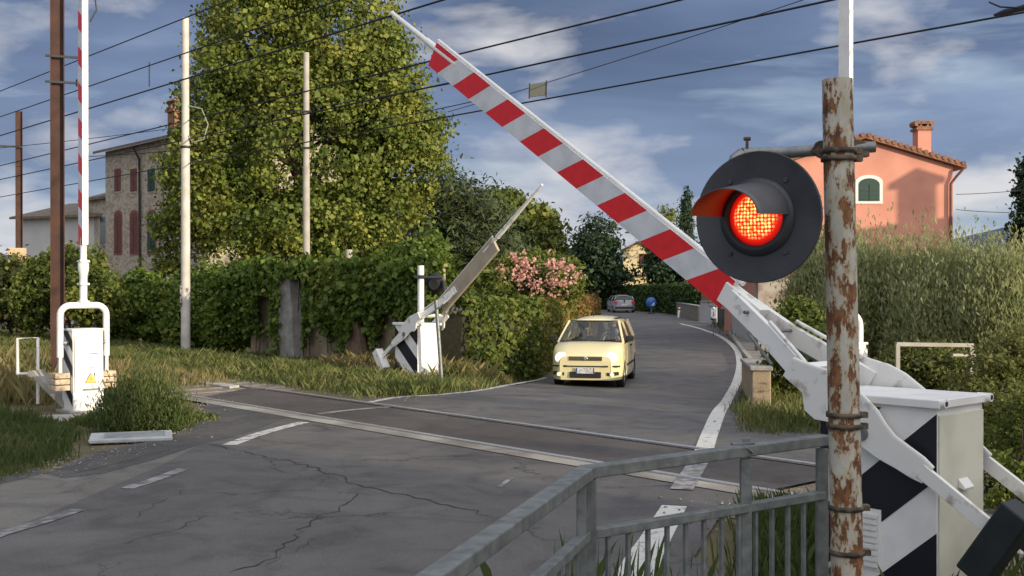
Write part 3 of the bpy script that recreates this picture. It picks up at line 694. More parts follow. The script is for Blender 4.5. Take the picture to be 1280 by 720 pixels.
def lensmat():
    m = bpy.data.materials.new('lit_red_lens'); m.use_nodes = True; nt = m.node_tree; L = nt.links; bs = nt.nodes['Principled BSDF']
    tc = nt.nodes.new('ShaderNodeTexCoord'); uvn = nt.nodes.new('ShaderNodeUVMap')
    ln = nt.nodes.new('ShaderNodeVectorMath'); ln.operation = 'LENGTH'; L.new(uvn.outputs[0], ln.inputs[0])
    vo = nt.nodes.new('ShaderNodeTexVoronoi'); vo.inputs['Scale'].default_value = 8; vo.inputs['Randomness'].default_value = .25; L.new(uvn.outputs[0], vo.inputs['Vector'])
    nz = nt.nodes.new('ShaderNodeTexNoise'); nz.inputs['Scale'].default_value = 5; nz.inputs['Detail'].default_value = 4; L.new(uvn.outputs[0], nz.inputs['Vector'])
    r1 = nt.nodes.new('ShaderNodeValToRGB'); e = r1.color_ramp.elements; e[0].position = .34; e[0].color = (1, 1, 1, 1); e[1].position = .46; e[1].color = (0, 0, 0, 1); L.new(vo.outputs['Distance'], r1.inputs[0])
    r2 = nt.nodes.new('ShaderNodeValToRGB'); e = r2.color_ramp.elements; e[0].position = .60; e[0].color = (1, 1, 1, 1); e[1].position = .80; e[1].color = (0, 0, 0, 1); L.new(ln.outputs['Value'], r2.inputs[0])
    mm = nt.nodes.new('ShaderNodeMath'); mm.operation = 'MULTIPLY'; L.new(r1.outputs[0], mm.inputs[0]); L.new(r2.outputs[0], mm.inputs[1])
    r3 = nt.nodes.new('ShaderNodeValToRGB'); e = r3.color_ramp.elements; e[0].position = .36; e[0].color = (1.0, .10, .01, 1); e[1].position = .54; e[1].color = (1, .72, .20, 1); L.new(nz.outputs['Fac'], r3.inputs[0])
    r4 = nt.nodes.new('ShaderNodeValToRGB'); e = r4.color_ramp.elements; e[0].position = .62; e[0].color = (.80, .010, .002, 1); e[1].position = 1.0; e[1].color = (.10, .001, .001, 1); L.new(ln.outputs['Value'], r4.inputs[0])
    mx = nt.nodes.new('ShaderNodeMix'); mx.data_type = 'RGBA'; L.new(mm.outputs[0], mx.inputs[0]); L.new(r4.outputs[0], mx.inputs[6]); L.new(r3.outputs[0], mx.inputs[7])
    L.new(mx.outputs[2], bs.inputs['Emission Color']); bs.inputs['Emission Strength'].default_value = 1.7
    bs.inputs['Base Color'].default_value = (.25, .01, .01, 1); bs.inputs['Roughness'].default_value = .2; return m
mb = MB(); prof = [(.001, .034), (.045, .031), (.08, .025), (.11, .016), (.128, .006)]; mb.lathe(prof, 48, 0, None)
lm_v = [v for v in mb.v]; mb.v = [tuple(D @ Vector(v)) for v in mb.v]
lens = mb.build('lens', lensmat(), t)
uvl = lens.data.uv_layers.new(name='uv')
for lp in lens.data.loops:
    v = lm_v[lp.vertex_index]; uvl.data[lp.index].uv = (v[0]/.13, v[1]/.13)
# hood: upper half shell whose front end is cut obliquely
mb = MB(); r_o, r_i = .158, .153; seg = 30; rows = 8; hl = .365
def hoodlen(a):   # a from 0 (right) to pi (left)
    return hl
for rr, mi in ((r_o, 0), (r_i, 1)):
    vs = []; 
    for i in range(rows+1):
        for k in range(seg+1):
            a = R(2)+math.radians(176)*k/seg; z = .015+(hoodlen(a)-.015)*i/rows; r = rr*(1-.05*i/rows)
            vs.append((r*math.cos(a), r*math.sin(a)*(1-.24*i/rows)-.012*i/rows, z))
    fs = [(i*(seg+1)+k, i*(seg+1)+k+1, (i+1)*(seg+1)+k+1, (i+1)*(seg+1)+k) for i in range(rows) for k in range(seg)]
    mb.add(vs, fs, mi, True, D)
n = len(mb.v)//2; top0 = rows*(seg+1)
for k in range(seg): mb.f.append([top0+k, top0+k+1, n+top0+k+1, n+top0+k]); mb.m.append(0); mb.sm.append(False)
mb.build('hood', [mat('hood_grey', (.075, .078, .085), .45, .1, var=.12, scale=6), mat('hood_inside_red_glow', (.36, .012, .012), .5, var=.15)], t)  # red glow of the lens is put into the inner face's colour
# ---------------------------------------------------------------- railing in the foreground
t = thing('pedestrian_railing', 'grey steel railing with vertical bars in the right foreground', 'railing', (.3, 4.47, 0))
O = Vector((.3, 4.47, 0)); e1 = (Vector((1.54, 5.36, 0))-O); e2 = Vector((-.50, -1.62, 0)).normalized()
d1 = e1.normalized(); l1 = e1.length
zt, zm, zb = 1.05, .80, .12
q = MB(); q.bar((0, 0, zt), tuple(d1*(l1-.06)+Vector((0, 0, zt+.01))), .062, .05); q.build('top_rail', galvd, t, .006)
q = MB(); q.bar(tuple(-e2*.02+Vector((0, 0, zt))), tuple(e2*5.2+Vector((0, 0, zt-.02))), .07, .05); q.build('top_rail', galvd, t, .006)
for z, w_ in ((zm, .04), (zb, .04)):
    q = MB(); q.bar(tuple(d1*.03+Vector((0, 0, z))), tuple(d1*(l1-.06)+Vector((0, 0, z))), .045, w_); q.build('mid_rail' if z > .5 else 'bottom_rail', galvd, t, .005)
    q = MB(); q.bar(tuple(e2*.03+Vector((0, 0, z))), tuple(e2*5.2+Vector((0, 0, z))), .045, w_); q.build('mid_rail' if z > .5 else 'bottom_rail', galvd, t, .005)
for s, w_ in ((0.012, .055), (.80*l1*.62+.16, .05), (l1-.085, .055), (l1+.115, .055)):
    q = MB(); q.box((*(d1*s).xy, .49), (w_, .035, 1.06), M=None); o = q.build('post', galvd, t, .004)
q = MB(); q.box((*(e2*.10).xy, .50), (.035, .05, 1.04)); q.build('post', galvd, t, .004)
for k in range(1, 14):
    s = k*l1/14
    if min(abs(s-(.80*l1*.62+.16)), abs(s-l1+.08)) < .035: continue
    q = MB(); q.bar((*(d1*s).xy, zb), (*(d1*s).xy, zm-.015), .018, .018, up=tuple(d1)); q.build('baluster', galvd, t, .002)
for k in range(1, 34):
    s = .06+k*.125
    q = MB(); q.bar((*(e2*s).xy, zb), (*(e2*s).xy, zm-.015), .018, .018, up=tuple(e2)); q.build('baluster', galvd, t, .002)
q = MB(); c = d1*(.80*l1*.62+.17); q.bar((c.x-.03, c.y-.035, zt+.034), (c.x+.02, c.y-.03, zt-.0), .03, .006); q.bar((c.x-.07, c.y, zt+.032), (c.x+.03, c.y+.01, zt+.040), .035, .012); q.bar((c.x-.02, c.y, zt+.05), (c.x+.015, c.y, zt+.055), .012, .02)
q.build('rail_clamp', galv, t, .002)
# ---------------------------------------------------------------- left-hand bits
t = thing('tubular_frame', 'small white rectangular tube frame on one leg at the left edge', 'frame', (G(36, 512)[0], G(36, 512)[1], 0), 0)
k = 16.2/F
def lp(px, py): return (((px-36)*k), 0, (512-py)*k)
q = MB(); q.tube([lp(22, 469), lp(22, 424), lp(47, 423), lp(47, 505)], .022, 10); q.tube([lp(22, 468), lp(47, 467)], .02, 10); q.build('frame', whited, t)
c = G(2, 520); q = MB(); q.box((0, 0, .85), (.11, .11, 1.75)); o = q.build('fence_post', mat('speckled_post', (.10, .10, .08), .8, scale=18, col2=(.42, .42, .36), lo=.42, hi=.55), None, .01); o.location = (c[0]-.02, c[1]-.6, 0)
tag(o, 'thin speckled grey fence post at the very left edge', 'post')
q = MB(); q.prism([(-.50, .50), (-.42, .47), (.05, .06), (.34, -.02), (.36, .06), (.10, .13), (-.40, .58), (-.48, .57)], -.12, .12); o = q.build('concrete_beam', concrete, None, .012)
c = G(72, 516); o.location = (c[0], c[1]+.2, 0); o.rotation_euler = (0, 0, R(-12)); tag(o, 'fallen concrete beam leaning in the grass below the white tube frame', 'concrete beam')
# ---------------------------------------------------------------- masts, poles and wires
def hmast(label, X, Y, w_, h, box=None):
    t = thing('catenary_mast', label, 'mast', (X, Y, gz(X, Y)), math.atan2(Y, X)-math.pi/2)
    q = MB(); q.box((-w_/2+.008, 0, h/2), (.016, w_*.9, h)); q.box((w_/2-.008, 0, h/2), (.016, w_*.9, h)); q.box((0, 0, h/2), (w_-.032, .012, h)); q.build('post', rustmast, t)
    q = MB(); q.box((0, 0, .05), (w_*2.2, w_*2.2, .25)); q.build('footing', concrete, t, .01)
    return t
X, Y = (72-640)/F*18.0, 18.0
t = hmast('tall brown steel mast behind the upright barrier on the left', X, Y, .215, 8.6)
for z, l_ in ((P(0, 104, 18).z, .3), (P(0, 72, 18).z, .42)):
    q = MB(); q.bar((-.18, -.10, z), (l_, -.10, z), .03, .035); q.tube([(l_, -.10, z-.05), (l_, -.10, z+.06)], .025, 8); q.build('crossarm', darkm, t)
q = MB(); q.bar((0, 0, 7.1), (.9, .9, 7.25), .05, .05); q.tube([(.5, .5, 7.15), (.56, .2, 6.6), (.6, .2, 6.3), (.5, .2, 6.1)], .012, 6); q.build('bracket', darkm, t)
X, Y = (24-640)/F*40, 40.0
t = hmast('slender distant brown mast with a small cream box', X, Y, .24, P(0, 140, 40).z+.15)
q = MB(); q.bar((-1.0, -.1, P(0, 184, 40).z-t.location.z), (.1, -.1, P(0, 184, 40).z-t.location.z), .06, .06); q.build('crossarm', darkm, t)
q = MB(); q.box((-.06, -.2, P(0, 321, 40).z-t.location.z), (.6, .2, .62)); q.build('junction_box', mat('cream_box', (.50, .38, .24), .7, var=.1), t, .02)
def rpole(name, label, px, Y, ptop, r0, r1, m, group=None):
    X = (px-640)/F*Y; z0 = gz(X, Y); t = thing(name, label, 'pole', (X, Y, z0), 0, group); h = P(px, ptop, Y).z-z0
    q = MB(); q.tube([(0, 0, -.3), (0, 0, h*.62), (0, 0, h*.64), (0, 0, h)], [r0, r0*.92, r1*1.05, r1], 16); q.build('shaft', m, t)
    return t, h, z0
t, h, z0 = rpole('utility_pole', 'pale round pole left of the big tree with a cable loop', 232, 30, 23, .125, .095, pole_paint)
z = P(0, 184, 30).z-z0; q = MB(); q.lathe([(.13, -.03), (.14, -.03), (.14, .03), (.13, .03)], 16, M=Matrix.Translation((0, 0, z))); q.build('band', darkm, t)
q = MB(); zc = P(0, 156, 30).z-z0
q.tube([(.1, -.05, zc+.5), (.45, -.05, zc+.42), (.62, -.05, zc), (.5, -.05, zc-.4), (.2, -.05, zc-.48), (.1, -.05, zc-.3)], .014, 6); q.build('cable_loop', mat('grey_cable', (.3, .32, .3), .6), t)
q = MB(); z = P(0, 370, 30).z-z0; q.box((-.09, -.10, z), (.05, .05, .55)); q.build('number_strip', mat('number_strip', (.02, .02, .03), .6, scale=14, col2=(.35, .3, .32), lo=.45, hi=.55), t)
t, h, z0 = rpole('utility_pole', 'weathered concrete pole standing in front of the big tree behind the ivy wall', 383, 34, 66, .115, .09, pole_conc)
q = MB(); zc = P(0, 140, 34).z-z0; q.box((0, -.1, zc), (.34, .05, .05)); q.box((0, -.1, zc-1.1), (.3, .05, .05)); q.build('insulator_bar', darkm, t)
t, h, z0 = rpole('pole_stub', 'short round concrete stub poking above the ivy wall', 436, 31, 312, .11, .10, pole_conc)
def wire(label, a, b, sag=.15, r=.016, cat='wire', ext=None, parent=None, name='overhead_wire'):
    a = Vector(a); b = Vector(b); pts = [a.lerp(b, i/24)-Vector((0, 0, sag*4*(i/24)*(1-i/24))) for i in range(25)]
    q = MB(); q.tube(pts, r*.82, 6); o = q.build(name, wirem, parent)
    if not parent: tag(o, label, cat, 'overhead railway and power wires')
    return o
def twire(label, q, Hh, s0=-6, s1=95, r=.016, sag=.1, dH=0):
    a = N*q+U*s0; b = N*q+U*s1; return wire(label, (a.x, a.y, Hh), (b.x, b.y, Hh+dH), sag, r)
HC = 1.8+.307*8.8/.7446; HM = 1.8+.345*8.8/.7446
twire('lowest of the thick wires over the track, crossing the left of the big tree', 8.8, HC, -5, 120, .016)
twire('thin wire just above the contact wire on the left, with a short dropper', 8.8, HM, -5, 120, .013)
twire('uppermost wire on the left, ending behind the big tree crown', 8.8, 1.8+.397*8.8/.7446, -5, 120, .013)
a = N*8.8+U*19.6
# dropper
dd = (187-640)/F; s_ = (N.x*8.8-dd*N.y*8.8)/(dd*U.y-U.x); pt = N*8.8+U*s_
wire('short vertical dropper between two wires left of the pale round pole', (pt.x, pt.y, HC), (pt.x, pt.y, HM), 0, .014, 'wire', name='wire_dropper')
for sv, lab in ((.245, 'highest wire right of the big tree, leaving the photo at the top'), (.217, 'dark thick wire ending at the top of the white upright boom'), (.1815, 'long low wire that passes behind the top of the rusty post')):
    twire(lab, 13.6, 1.8+sv*13.6/.7446, -9, 110, .020 if sv > .2 else .017)
a = P(1010, -2, 22); b = P(690, 99, 27)
wire('thin pale wire running down to the small square plate', a, P(560, 140, 30), .05, .011)
c = P(672, 113, 27); t = thing('wire_plate', 'small grey square plate hanging on the wires above the striped boom', 'plate', c)
q = MB(); q.prism([(-.19, -.17), (.19, -.12), (.21, .20), (-.18, .14)], -.02, .02); q.build('plate', mat('plate_grey', (.09, .095, .08), .6, var=.1), t)
q = MB(); q.prism([(-.22, -.20), (-.19, -.20), (-.18, .17), (-.21, .17)], -.03, .03); q.prism([(.19, -.16), (.22, -.16), (.23, .23), (.20, .23)], -.03, .03); q.build('edge_strip', darkm, t)
a = P(1243, 19, 9.5); b = P(1290, 7, 8.9)
q = MB(); q.tube([a, a.lerp(b, .3), a.lerp(b, .5), b], [.012, .03, .022, .03], 8); q.tube([P(1236, 3, 9.3), P(1250, 9, 9.2), P(1270, 10, 9.1), P(1290, 8, 9)], .008, 6)
tag(q.build('wire_splice', darkm), 'dark splice on the wire at the top right corner', 'wire splice')
wire('faint lowest wire crossing the crown of the big tree to the right', P(100, 196, 40), P(600, 125, 31), .3, .016)
wire('wire from the left edge past the chimney of the stone house', P(-10, 186, 38), P(600, 98, 36), .2, .014)
for i, (ya, yb) in enumerate(((243, 235), (262, 266))): wire(['upper distant wire right of the pink house', 'lower distant wire right of the pink house'][i], P(1195, ya, 48), P(1300, yb, 48), .05, .018)
# ---------------------------------------------------------------- walls and buildings
def stonemat(name, a, b, mortar, sc):
    m = bpy.data.materials.new(name); m.use_nodes = True; nt = m.node_tree; L = nt.links; bs = nt.nodes['Principled BSDF']
    tc = nt.nodes.new('ShaderNodeTexCoord'); vo = nt.nodes.new('ShaderNodeTexVoronoi'); vo.inputs['Scale'].default_value = sc
    ve = nt.nodes.new('ShaderNodeTexVoronoi'); ve.feature = 'DISTANCE_TO_EDGE'; ve.inputs['Scale'].default_value = sc
    mp = nt.nodes.new('ShaderNodeMapping'); mp.inputs['Scale'].default_value = (1, 1, 1.7); L.new(tc.outputs['Object'], mp.inputs[0])
    L.new(mp.outputs[0], vo.inputs['Vector']); L.new(mp.outputs[0], ve.inputs['Vector'])
    cr = nt.nodes.new('ShaderNodeValToRGB'); e = cr.color_ramp.elements; e[0].color = (*a, 1); e[1].color = (*b, 1); e[0].position = .2; e[1].position = .8
    sp = nt.nodes.new('ShaderNodeSeparateColor'); L.new(vo.outputs['Color'], sp.inputs[0]); L.new(sp.outputs[0], cr.inputs[0])
    r2 = nt.nodes.new('ShaderNodeValToRGB'); e = r2.color_ramp.elements; e[0].position = .03; e[0].color = (1, 1, 1, 1); e[1].position = .09; e[1].color = (0, 0, 0, 1); L.new(ve.outputs['Distance'], r2.inputs[0])
    mx = nt.nodes.new('ShaderNodeMix'); mx.data_type = 'RGBA'; L.new(r2.outputs[0], mx.inputs[0]); L.new(cr.outputs[0], mx.inputs[6]); mx.inputs[7].default_value = (*mortar, 1)
    L.new(mx.outputs[2], bs.inputs['Base Color']); bs.inputs['Roughness'].default_value = .9
    bp = nt.nodes.new('ShaderNodeBump'); bp.inputs['Strength'].default_value = .5; bp.inputs['Distance'].default_value = .03; L.new(ve.outputs['Distance'], bp.inputs['Height']); L.new(bp.outputs[0], bs.inputs['Normal'])
    MATS[name] = m; return m
stone = stonemat('rubble_stone', (.24, .205, .16), (.42, .365, .29), (.37, .33, .275), 4.2)
roof_t = mat('roof_tiles', (.16, .075, .045), .85, scale=5, col2=(.30, .15, .09), lo=.3, hi=.7, bump=.5, bscale=14)
roof_d = mat('roof_tiles_weathered', (.10, .085, .07), .9, scale=4, col2=(.20, .16, .12), lo=.3, hi=.7, bump=.5, bscale=14)
pinkm = mat('pink_render', (.53, .235, .17), .85, scale=.9, col2=(.64, .29, .21), lo=.35, hi=.62, bump=.08, detail=10)
whitew = mat('white_render', (.42, .42, .42), .85, scale=.7, col2=(.52, .52, .51), lo=.3, hi=.7)
yelw = mat('yellow_render', (.72, .60, .36), .85, var=.05, scale=.7)
shut_r = mat('brown_red_shutter', (.13, .045, .035), .7, var=.2, scale=3); shut_g = mat('green_shutter', (.012, .045, .035), .6, var=.2, scale=3)
winframe = mat('pale_trim', (.62, .60, .55), .7, var=.06)
dkglass = mat('dark_glass', (.02, .03, .03), .1, var=.1)
def house(name, label, org, xd, L_, D_, ze, m, roofm, pitch=.33, ridge='x', over=.45, cat='house', zb=-.6):
    """local x along the facade, y into the house; the facade is the plane y=0"""
    t = thing(name, label, cat, org, math.atan2(xd[1], xd[0]))
    q = MB()
    if ridge == 'x':
        zr = ze+D_/2*pitch
        q.add([(0, 0, zb), (L_, 0, zb), (L_, D_, zb), (0, D_, zb), (0, 0, ze), (L_, 0, ze), (L_, D_, ze), (0, D_, ze), (0, D_/2, zr), (L_, D_/2, zr)],
              [(0, 1, 5, 4), (1, 2, 6, 9, 5), (2, 3, 7, 6), (3, 0, 4, 8, 7), (4, 5, 9, 8), (6, 7, 8, 9)])
        wl = q.build('wall', m, t)
        r = MB(); th = .14
        for sy in (0, 1):
            y0 = -over if sy == 0 else D_+over; z0 = ze-over*pitch+.02; zz_ = zr+.02
            vs = [(-over, y0, z0), (L_+over, y0, z0), (L_+over, D_/2, zz_), (-over, D_/2, zz_)]
            vs += [(x, y, z+th) for x, y, z in vs]
            r.add(vs, [(0, 1, 2, 3), (7, 6, 5, 4), (0, 4, 5, 1), (1, 5, 6, 2), (3, 7, 4, 0), (2, 6, 7, 3)])
    else:
        zr = ze+L_/2*pitch
        q.add([(0, 0, zb), (L_, 0, zb), (L_, D_, zb), (0, D_, zb), (0, 0, ze), (L_, 0, ze), (L_, D_, ze), (0, D_, ze), (L_/2, 0, zr), (L_/2, D_, zr)],
              [(0, 1, 5, 8, 4), (1, 2, 6, 5), (2, 3, 7, 9, 6), (3, 0, 4, 7), (4, 8, 9, 7), (5, 6, 9, 8)])
        wl = q.build('wall', m, t)
        r = MB(); th = .12
        for sx in (0, 1):
            x0 = -over if sx == 0 else L_+over; z0 = ze-over*pitch+.02; zz_ = zr+.02
            vs = [(x0, -over*.6, z0), (L_/2, -over*.6, zz_), (L_/2, D_+over, zz_), (x0, D_+over, z0)]
            vs += [(x, y, z+th) for x, y, z in vs]
            r.add(vs, [(0, 1, 2, 3), (7, 6, 5, 4), (0, 4, 5, 1), (1, 5, 6, 2), (3, 7, 4, 0), (2, 6, 7, 3)])
        # rows of roof tiles read at the verge
        for sx in (0, 1):
            n = 16
            for i in range(n):
                f = (i+.5)/n; x = (-over if sx == 0 else L_+over)*(1-f)+L_/2*f; z = (ze-over*pitch)*(1-f)+zr*f+.17
                r.tube([(x, -over*.6-.03, z), (x, -over*.6+.35, z)], .09, 8)
    rf = r.build('roof', roofm, t)
    return t, wl, rf
def window(t, x, z, w_, h_, sm_, arch=False, trim=None, shutters=True, name='window', y=0):
    q = MB(); 
    def outline(w, h, up):
        pts = [(x-w/2, z-h/2), (x+w/2, z-h/2), (x+w/2, z+h/2)]
        if up: pts += [(x+w/2*math.cos(a), z+h/2+up*math.sin(a)) for a in np.linspace(.3, math.pi-.3, 7)]
        pts += [(x-w/2, z+h/2)]; return pts
    up = w_*.3 if arch else 0
    q.prism(outline(w_+.24, h_+.2, up*1.1), y-.03, y+.1, 0); fr = q.build(name, trim or winframe, t)
    q = MB(); q.prism(outline(w_, h_, up), y-.05, y+.05, 0)
    if shutters:
        q.box((x, y-.055, z), (.02, .02, h_), 1)
        for i in range(int(h_/.16)): q.box((x, y-.055, z-h_/2+.08+i*.16), (w_*.9, .014, .05), 0)
    q.build('shutter' if shutters else 'pane', [sm_, black], fr); return fr
# stone house (facade parallel with the railway)
oc = P(132, 355, 61); D0 = Vector((-U.x, -U.y)); 
t, wl, rf = house('stone_house', 'tall rubble stone house half hidden by the big tree', (oc.x, oc.y, 0), D0, 11, 9, 9.0, stone, roof_d, .30, 'x', .5)
brickt = mat('brick_arch', (.20, .09, .06), .85, var=.2)
def fx(px):    # distance along the facade seen at image column px
    r = (px-640)/F; return (oc.x-r*oc.y)/(r*D0.y-D0.x)
for px, c in ((148, shut_r), (168, shut_r), (190, shut_g)):
    x = fx(px)
    dY = oc.y+D0.y*x
    for yt, yb, ar in ((211, 239, False), (271, 316, True)):
        zt_, zb_ = P(0, yt, dY).z, P(0, yb, dY).z
        window(t, x, (zt_+zb_)/2, .82, zt_-zb_, c, ar, brickt if ar else stone)
q = MB(); x = fx(177); q.tube([(x, -.45, 8.8), (x+.0, -.12, 8.2), (x, -.1, 5), (x, -.1, 0)], .06, 8); q.build('downpipe', darkm, t)
x = fx(186); q = MB(); q.box((x, 1.6, 9.9), (.8, .8, 1.5)); q.box((x, 1.6, 10.75), (1.0, 1.0, .16)); q.box((x-.3, 1.3, 11.0), (.16, .16, .4)); q.box((x+.3, 1.3, 11.0), (.16, .16, .4)); q.box((x-.3, 1.9, 11.0), (.16, .16, .4)); q.box((x+.3, 1.9, 11.0), (.16, .16, .4))
q.add([(x-.5, 1.1, 11.2), (x+.5, 1.1, 11.2), (x+.5, 2.1, 11.2), (x-.5, 2.1, 11.2), (x, 1.6, 11.55)], [(0, 1, 4), (1, 2, 4), (2, 3, 4), (3, 0, 4), (3, 2, 1, 0)]); q.build('chimney', mat('chimney_brick', (.25, .12, .08), .85, var=.25, scale=6), rf)
oc2 = oc+Vector((U.x*4.2, U.y*4.2, 0))
t, wl, rf = house('stone_wing', 'lower narrow stone house at the left end of the tall one', (oc2.x+.3, oc2.y+.5, 0), D0, 3.9, 6, 6.6, stone, roof_d, .3, 'x', .3)
window(t, 2.7, 4.8, .8, 1.5, dkglass, False, stone, False); window(t, 2.7, 1.8, .8, 1.5, dkglass, False, stone, False)
oc3 = P(28, 355, 66)
t, wl, rf = house('white_house', 'low white house with a dark tiled roof behind the left bushes', (oc3.x, oc3.y, -.3), (.9, -.42), 9, 8, P(0, 283, 64).z+.9, whitew, roof_d, .24, 'x', .5)
window(t, 3.0, 2.6, 1.3, .5, dkglass, False, whitew, False); q = MB(); q.box((2.9, -.3, 3.7), (2.0, .5, .08)); q.build('awning', whitew, t)
# pink house
YP = 42.0; xl = P(969, 0, YP).x; xr = P(1191, 0, YP).x; zE = P(0, 207, YP).z
rot = 0.0
t, wl, rf = house('pink_house', 'salmon pink house with a tiled gable roof and chimney beyond the bushes', (xl, YP, 0), (1, rot), xr-xl, 10, zE-.02, pinkm, roof_t, .30, 'y', .42)
Lp = xr-xl
wx = P(1086, 0, YP).x-xl; fr = window(t, wx, P(0, 241, YP).z, .78, .62, shut_g, True, mat('white_surround', (.72, .72, .68), .7, var=.04), True)
q = MB(); q.tube([(Lp+.3, -.28, zE-.12), (Lp+.05, -.15, zE-.45), (Lp-.12, -.10, zE-.7), (Lp-.12, -.10, 0)], .05, 8); q.build('downpipe', mat('copper_pipe', (.16, .07, .05), .6, var=.2), t)
q = MB(); q.tube([(Lp-.75, -.03, -.2), (Lp-.75, -.03, 3.3)], .03, 8); q.build('conduit', pinkm, t)
cx = P(1152, 0, YP+2.5).x*1.0-xl; zc = P(0, 190, YP+2.5).z
q = MB(); q.box((cx, 2.5, zc-.15), (.52, .6, 2.0), 0); q.box((cx, 2.5, zc+.88), (.66, .74, .10), 1); q.box((cx, 2.5, zc+1.0), (.5, .6, .14), 1)
for dx in (-.27, 0, .27): q.tube([(cx+dx, 2.2, zc+1.1), (cx+dx, 2.8, zc+1.1)], .13, 8, 1)
q.build('chimney', [pinkm, roof_t], rf)
# houses just out of the picture on the right: they throw the shade seen in the photograph
hs = (Vector((.6, .8))*3.2+Vector((.8, -.6))*17)
t, wl, rf = house('neighbour_house', 'pale house beside the road behind the viewer', (hs.x-.8*0+.6*4.9, hs.y+.8*4.9, 0), (-.6, -.8), 22, 8, 8.0, whitew, roof_t, .3, 'x', .4)
for x in (2.5, 6, 9.5, 13, 17):
    for z in (1.6, 5.0): window(t, x, z, 1.0, 1.5, shut_g)
hp = Vector((18.6, 36.6))
t, wl, rf = house('neighbour_house', 'ochre house standing to the right of the pink one', (27.0, 36.0, -.5), (-.6, -.8), 9.5, 7, 6.5, yelw, roof_t, .22, 'x', .3)
q = MB(); q.box((2.3, 2.4, 7.6), (.9, .9, 2.2)); q.add([(1.65, 1.7, 8.65), (2.95, 1.7, 8.65), (2.95, 3.1, 8.65), (1.65, 3.1, 8.65), (2.3, 2.4, 9.25)], [(0, 1, 4), (1, 2, 4), (2, 3, 4), (3, 0, 4), (3, 2, 1, 0)]); q.build('chimney', roof_t, rf)
for x in (2, 5, 8): window(t, x, 3.4, 1.0, 1.4, shut_g)
# yellow house far away
oy = P(779, 355, 112)
t, wl, rf = house('yellow_house', 'small pale yellow villa between dark trees beyond the road', (oy.x, oy.y, -.5), (1, -.15), 3.1, 6, P(0, 314, 112).z+.5, yelw, roof_t, .5, 'y', .3)
window(t, 1.9, P(0, 326, 112).z+.5, .7, 1.4, shut_r, False, yelw)
q = MB(); q.box((2.2, -.4, P(0, 342, 112).z+.5), (2.0, .9, .3)); q.build('balcony', yelw, t, .03)
# gate pillar / old wall below the pink house
t = thing('gate_pillar', 'weathered plastered pillar under the pink house, behind the boom root', 'pillar', (P(965, 0, 37).x, 37, -.5))
q = MB(); q.box((0, 0, 1.2), (1.05, .5, 2.4)); q.build('shaft', mat('stained_plaster', (.22, .15, .12), .9, scale=2.2, col2=(.36, .33, .28), lo=.4, hi=.6, bump=.3), t, .02)
q = MB(); q.box((0, 0, 2.44), (1.15, .6, .08)); q.build('cap', concrete, t, .01)
wallc = mat('old_wall_plaster', (.26, .25, .22), .9, scale=1.5, col2=(.42, .40, .36), lo=.35, hi=.6, bump=.3)
def wall(name, label, a, b, h, th, m, z0=None, cat='wall', cap=True):
    a = Vector((*a, 0)); b = Vector((*b, 0)); z = gz(*((a+b)/2).xy) if z0 is None else z0
    t = thing(name, label, cat, (a.x, a.y, z)); d = b-a; q = MB(); q.bar((0, 0, h/2-.1), tuple(d+Vector((0, 0, h/2-.1))), th, h+.2); q.build('wall', m, t, .01)
    if cap: q = MB(); q.bar((0, 0, h+.03), tuple(d+Vector((0, 0, h+.03))), th+.08, .06); q.build('coping', concrete, t, .008)
    return t
wall('garden_wall', 'white panelled garden wall right of the dark gate', (P(918, 0, 49).x, 49), (P(947, 0, 42).x, 42), 1.5, .2, whitew)
wall('garden_wall', 'pale square wall panel behind the parked scooter', (P(877, 0, 66).x, 66), (P(898, 0, 63.5).x, 63.5), 1.25, .2, whitew)
wall('garden_wall', 'beige retaining wall curving below the far hedge', (P(846, 0, 84).x, 84), (P(876, 0, 69).x, 69), .9, .3, mat('beige_wall', (.22, .20, .15), .9, var=.2, bump=.3))
t = thing('gate', 'dark green metal gate between two pale walls', 'gate', (P(898, 0, 61).x, 61, -.5), 0)
wg = P(918, 0, 55).x-P(898, 0, 61).x
gdir = Vector((P(918, 0, 51).x, 51, 0))-Vector((P(898, 0, 61).x, 61, 0)); gm_ = mat('gate_green', (.012, .03, .02), .6, var=.2)
q = MB(); q.bar((0, 0, .1), tuple(gdir+Vector((0, 0, .1))), .05, .08); q.bar((0, 0, 1.4), tuple(gdir+Vector((0, 0, 1.4))), .05, .08); q.bar((0, 0, .75), tuple(gdir+Vector((0, 0, .75))), .02, 1.3); q.build('panel', gm_, t)
for f in (0, .5, 1): q = MB(); q.bar(tuple(gdir*f), tuple(gdir*f+Vector((0, 0, 1.5))), .1, .1, up=(1, 0, 0)); q.build('post', gm_, t)
# parapet by the road
pa = G(952, 514); t = thing('parapet', 'low weathered stone parapet on the right beyond the tracks', 'parapet', (pa[0], pa[1], gz(*pa)))
pe = Vector((P(936, 0, 24).x-pa[0], 24-pa[1], -.25)); q = MB()
q.bar((0, 0, .33), tuple(pe+Vector((0, 0, .33))), .30, .66); q.build('wall', mat('parapet_stone', (.24, .18, .11), .9, scale=4, col2=(.36, .29, .2), lo=.3, hi=.7, bump=.5), t, .02)
q = MB(); q.bar(tuple(Vector((0, 0, .69))-pe.normalized()*.03), tuple(pe+Vector((0, 0, .69))), .36, .07); q.build('coping', concrete, t, .015)
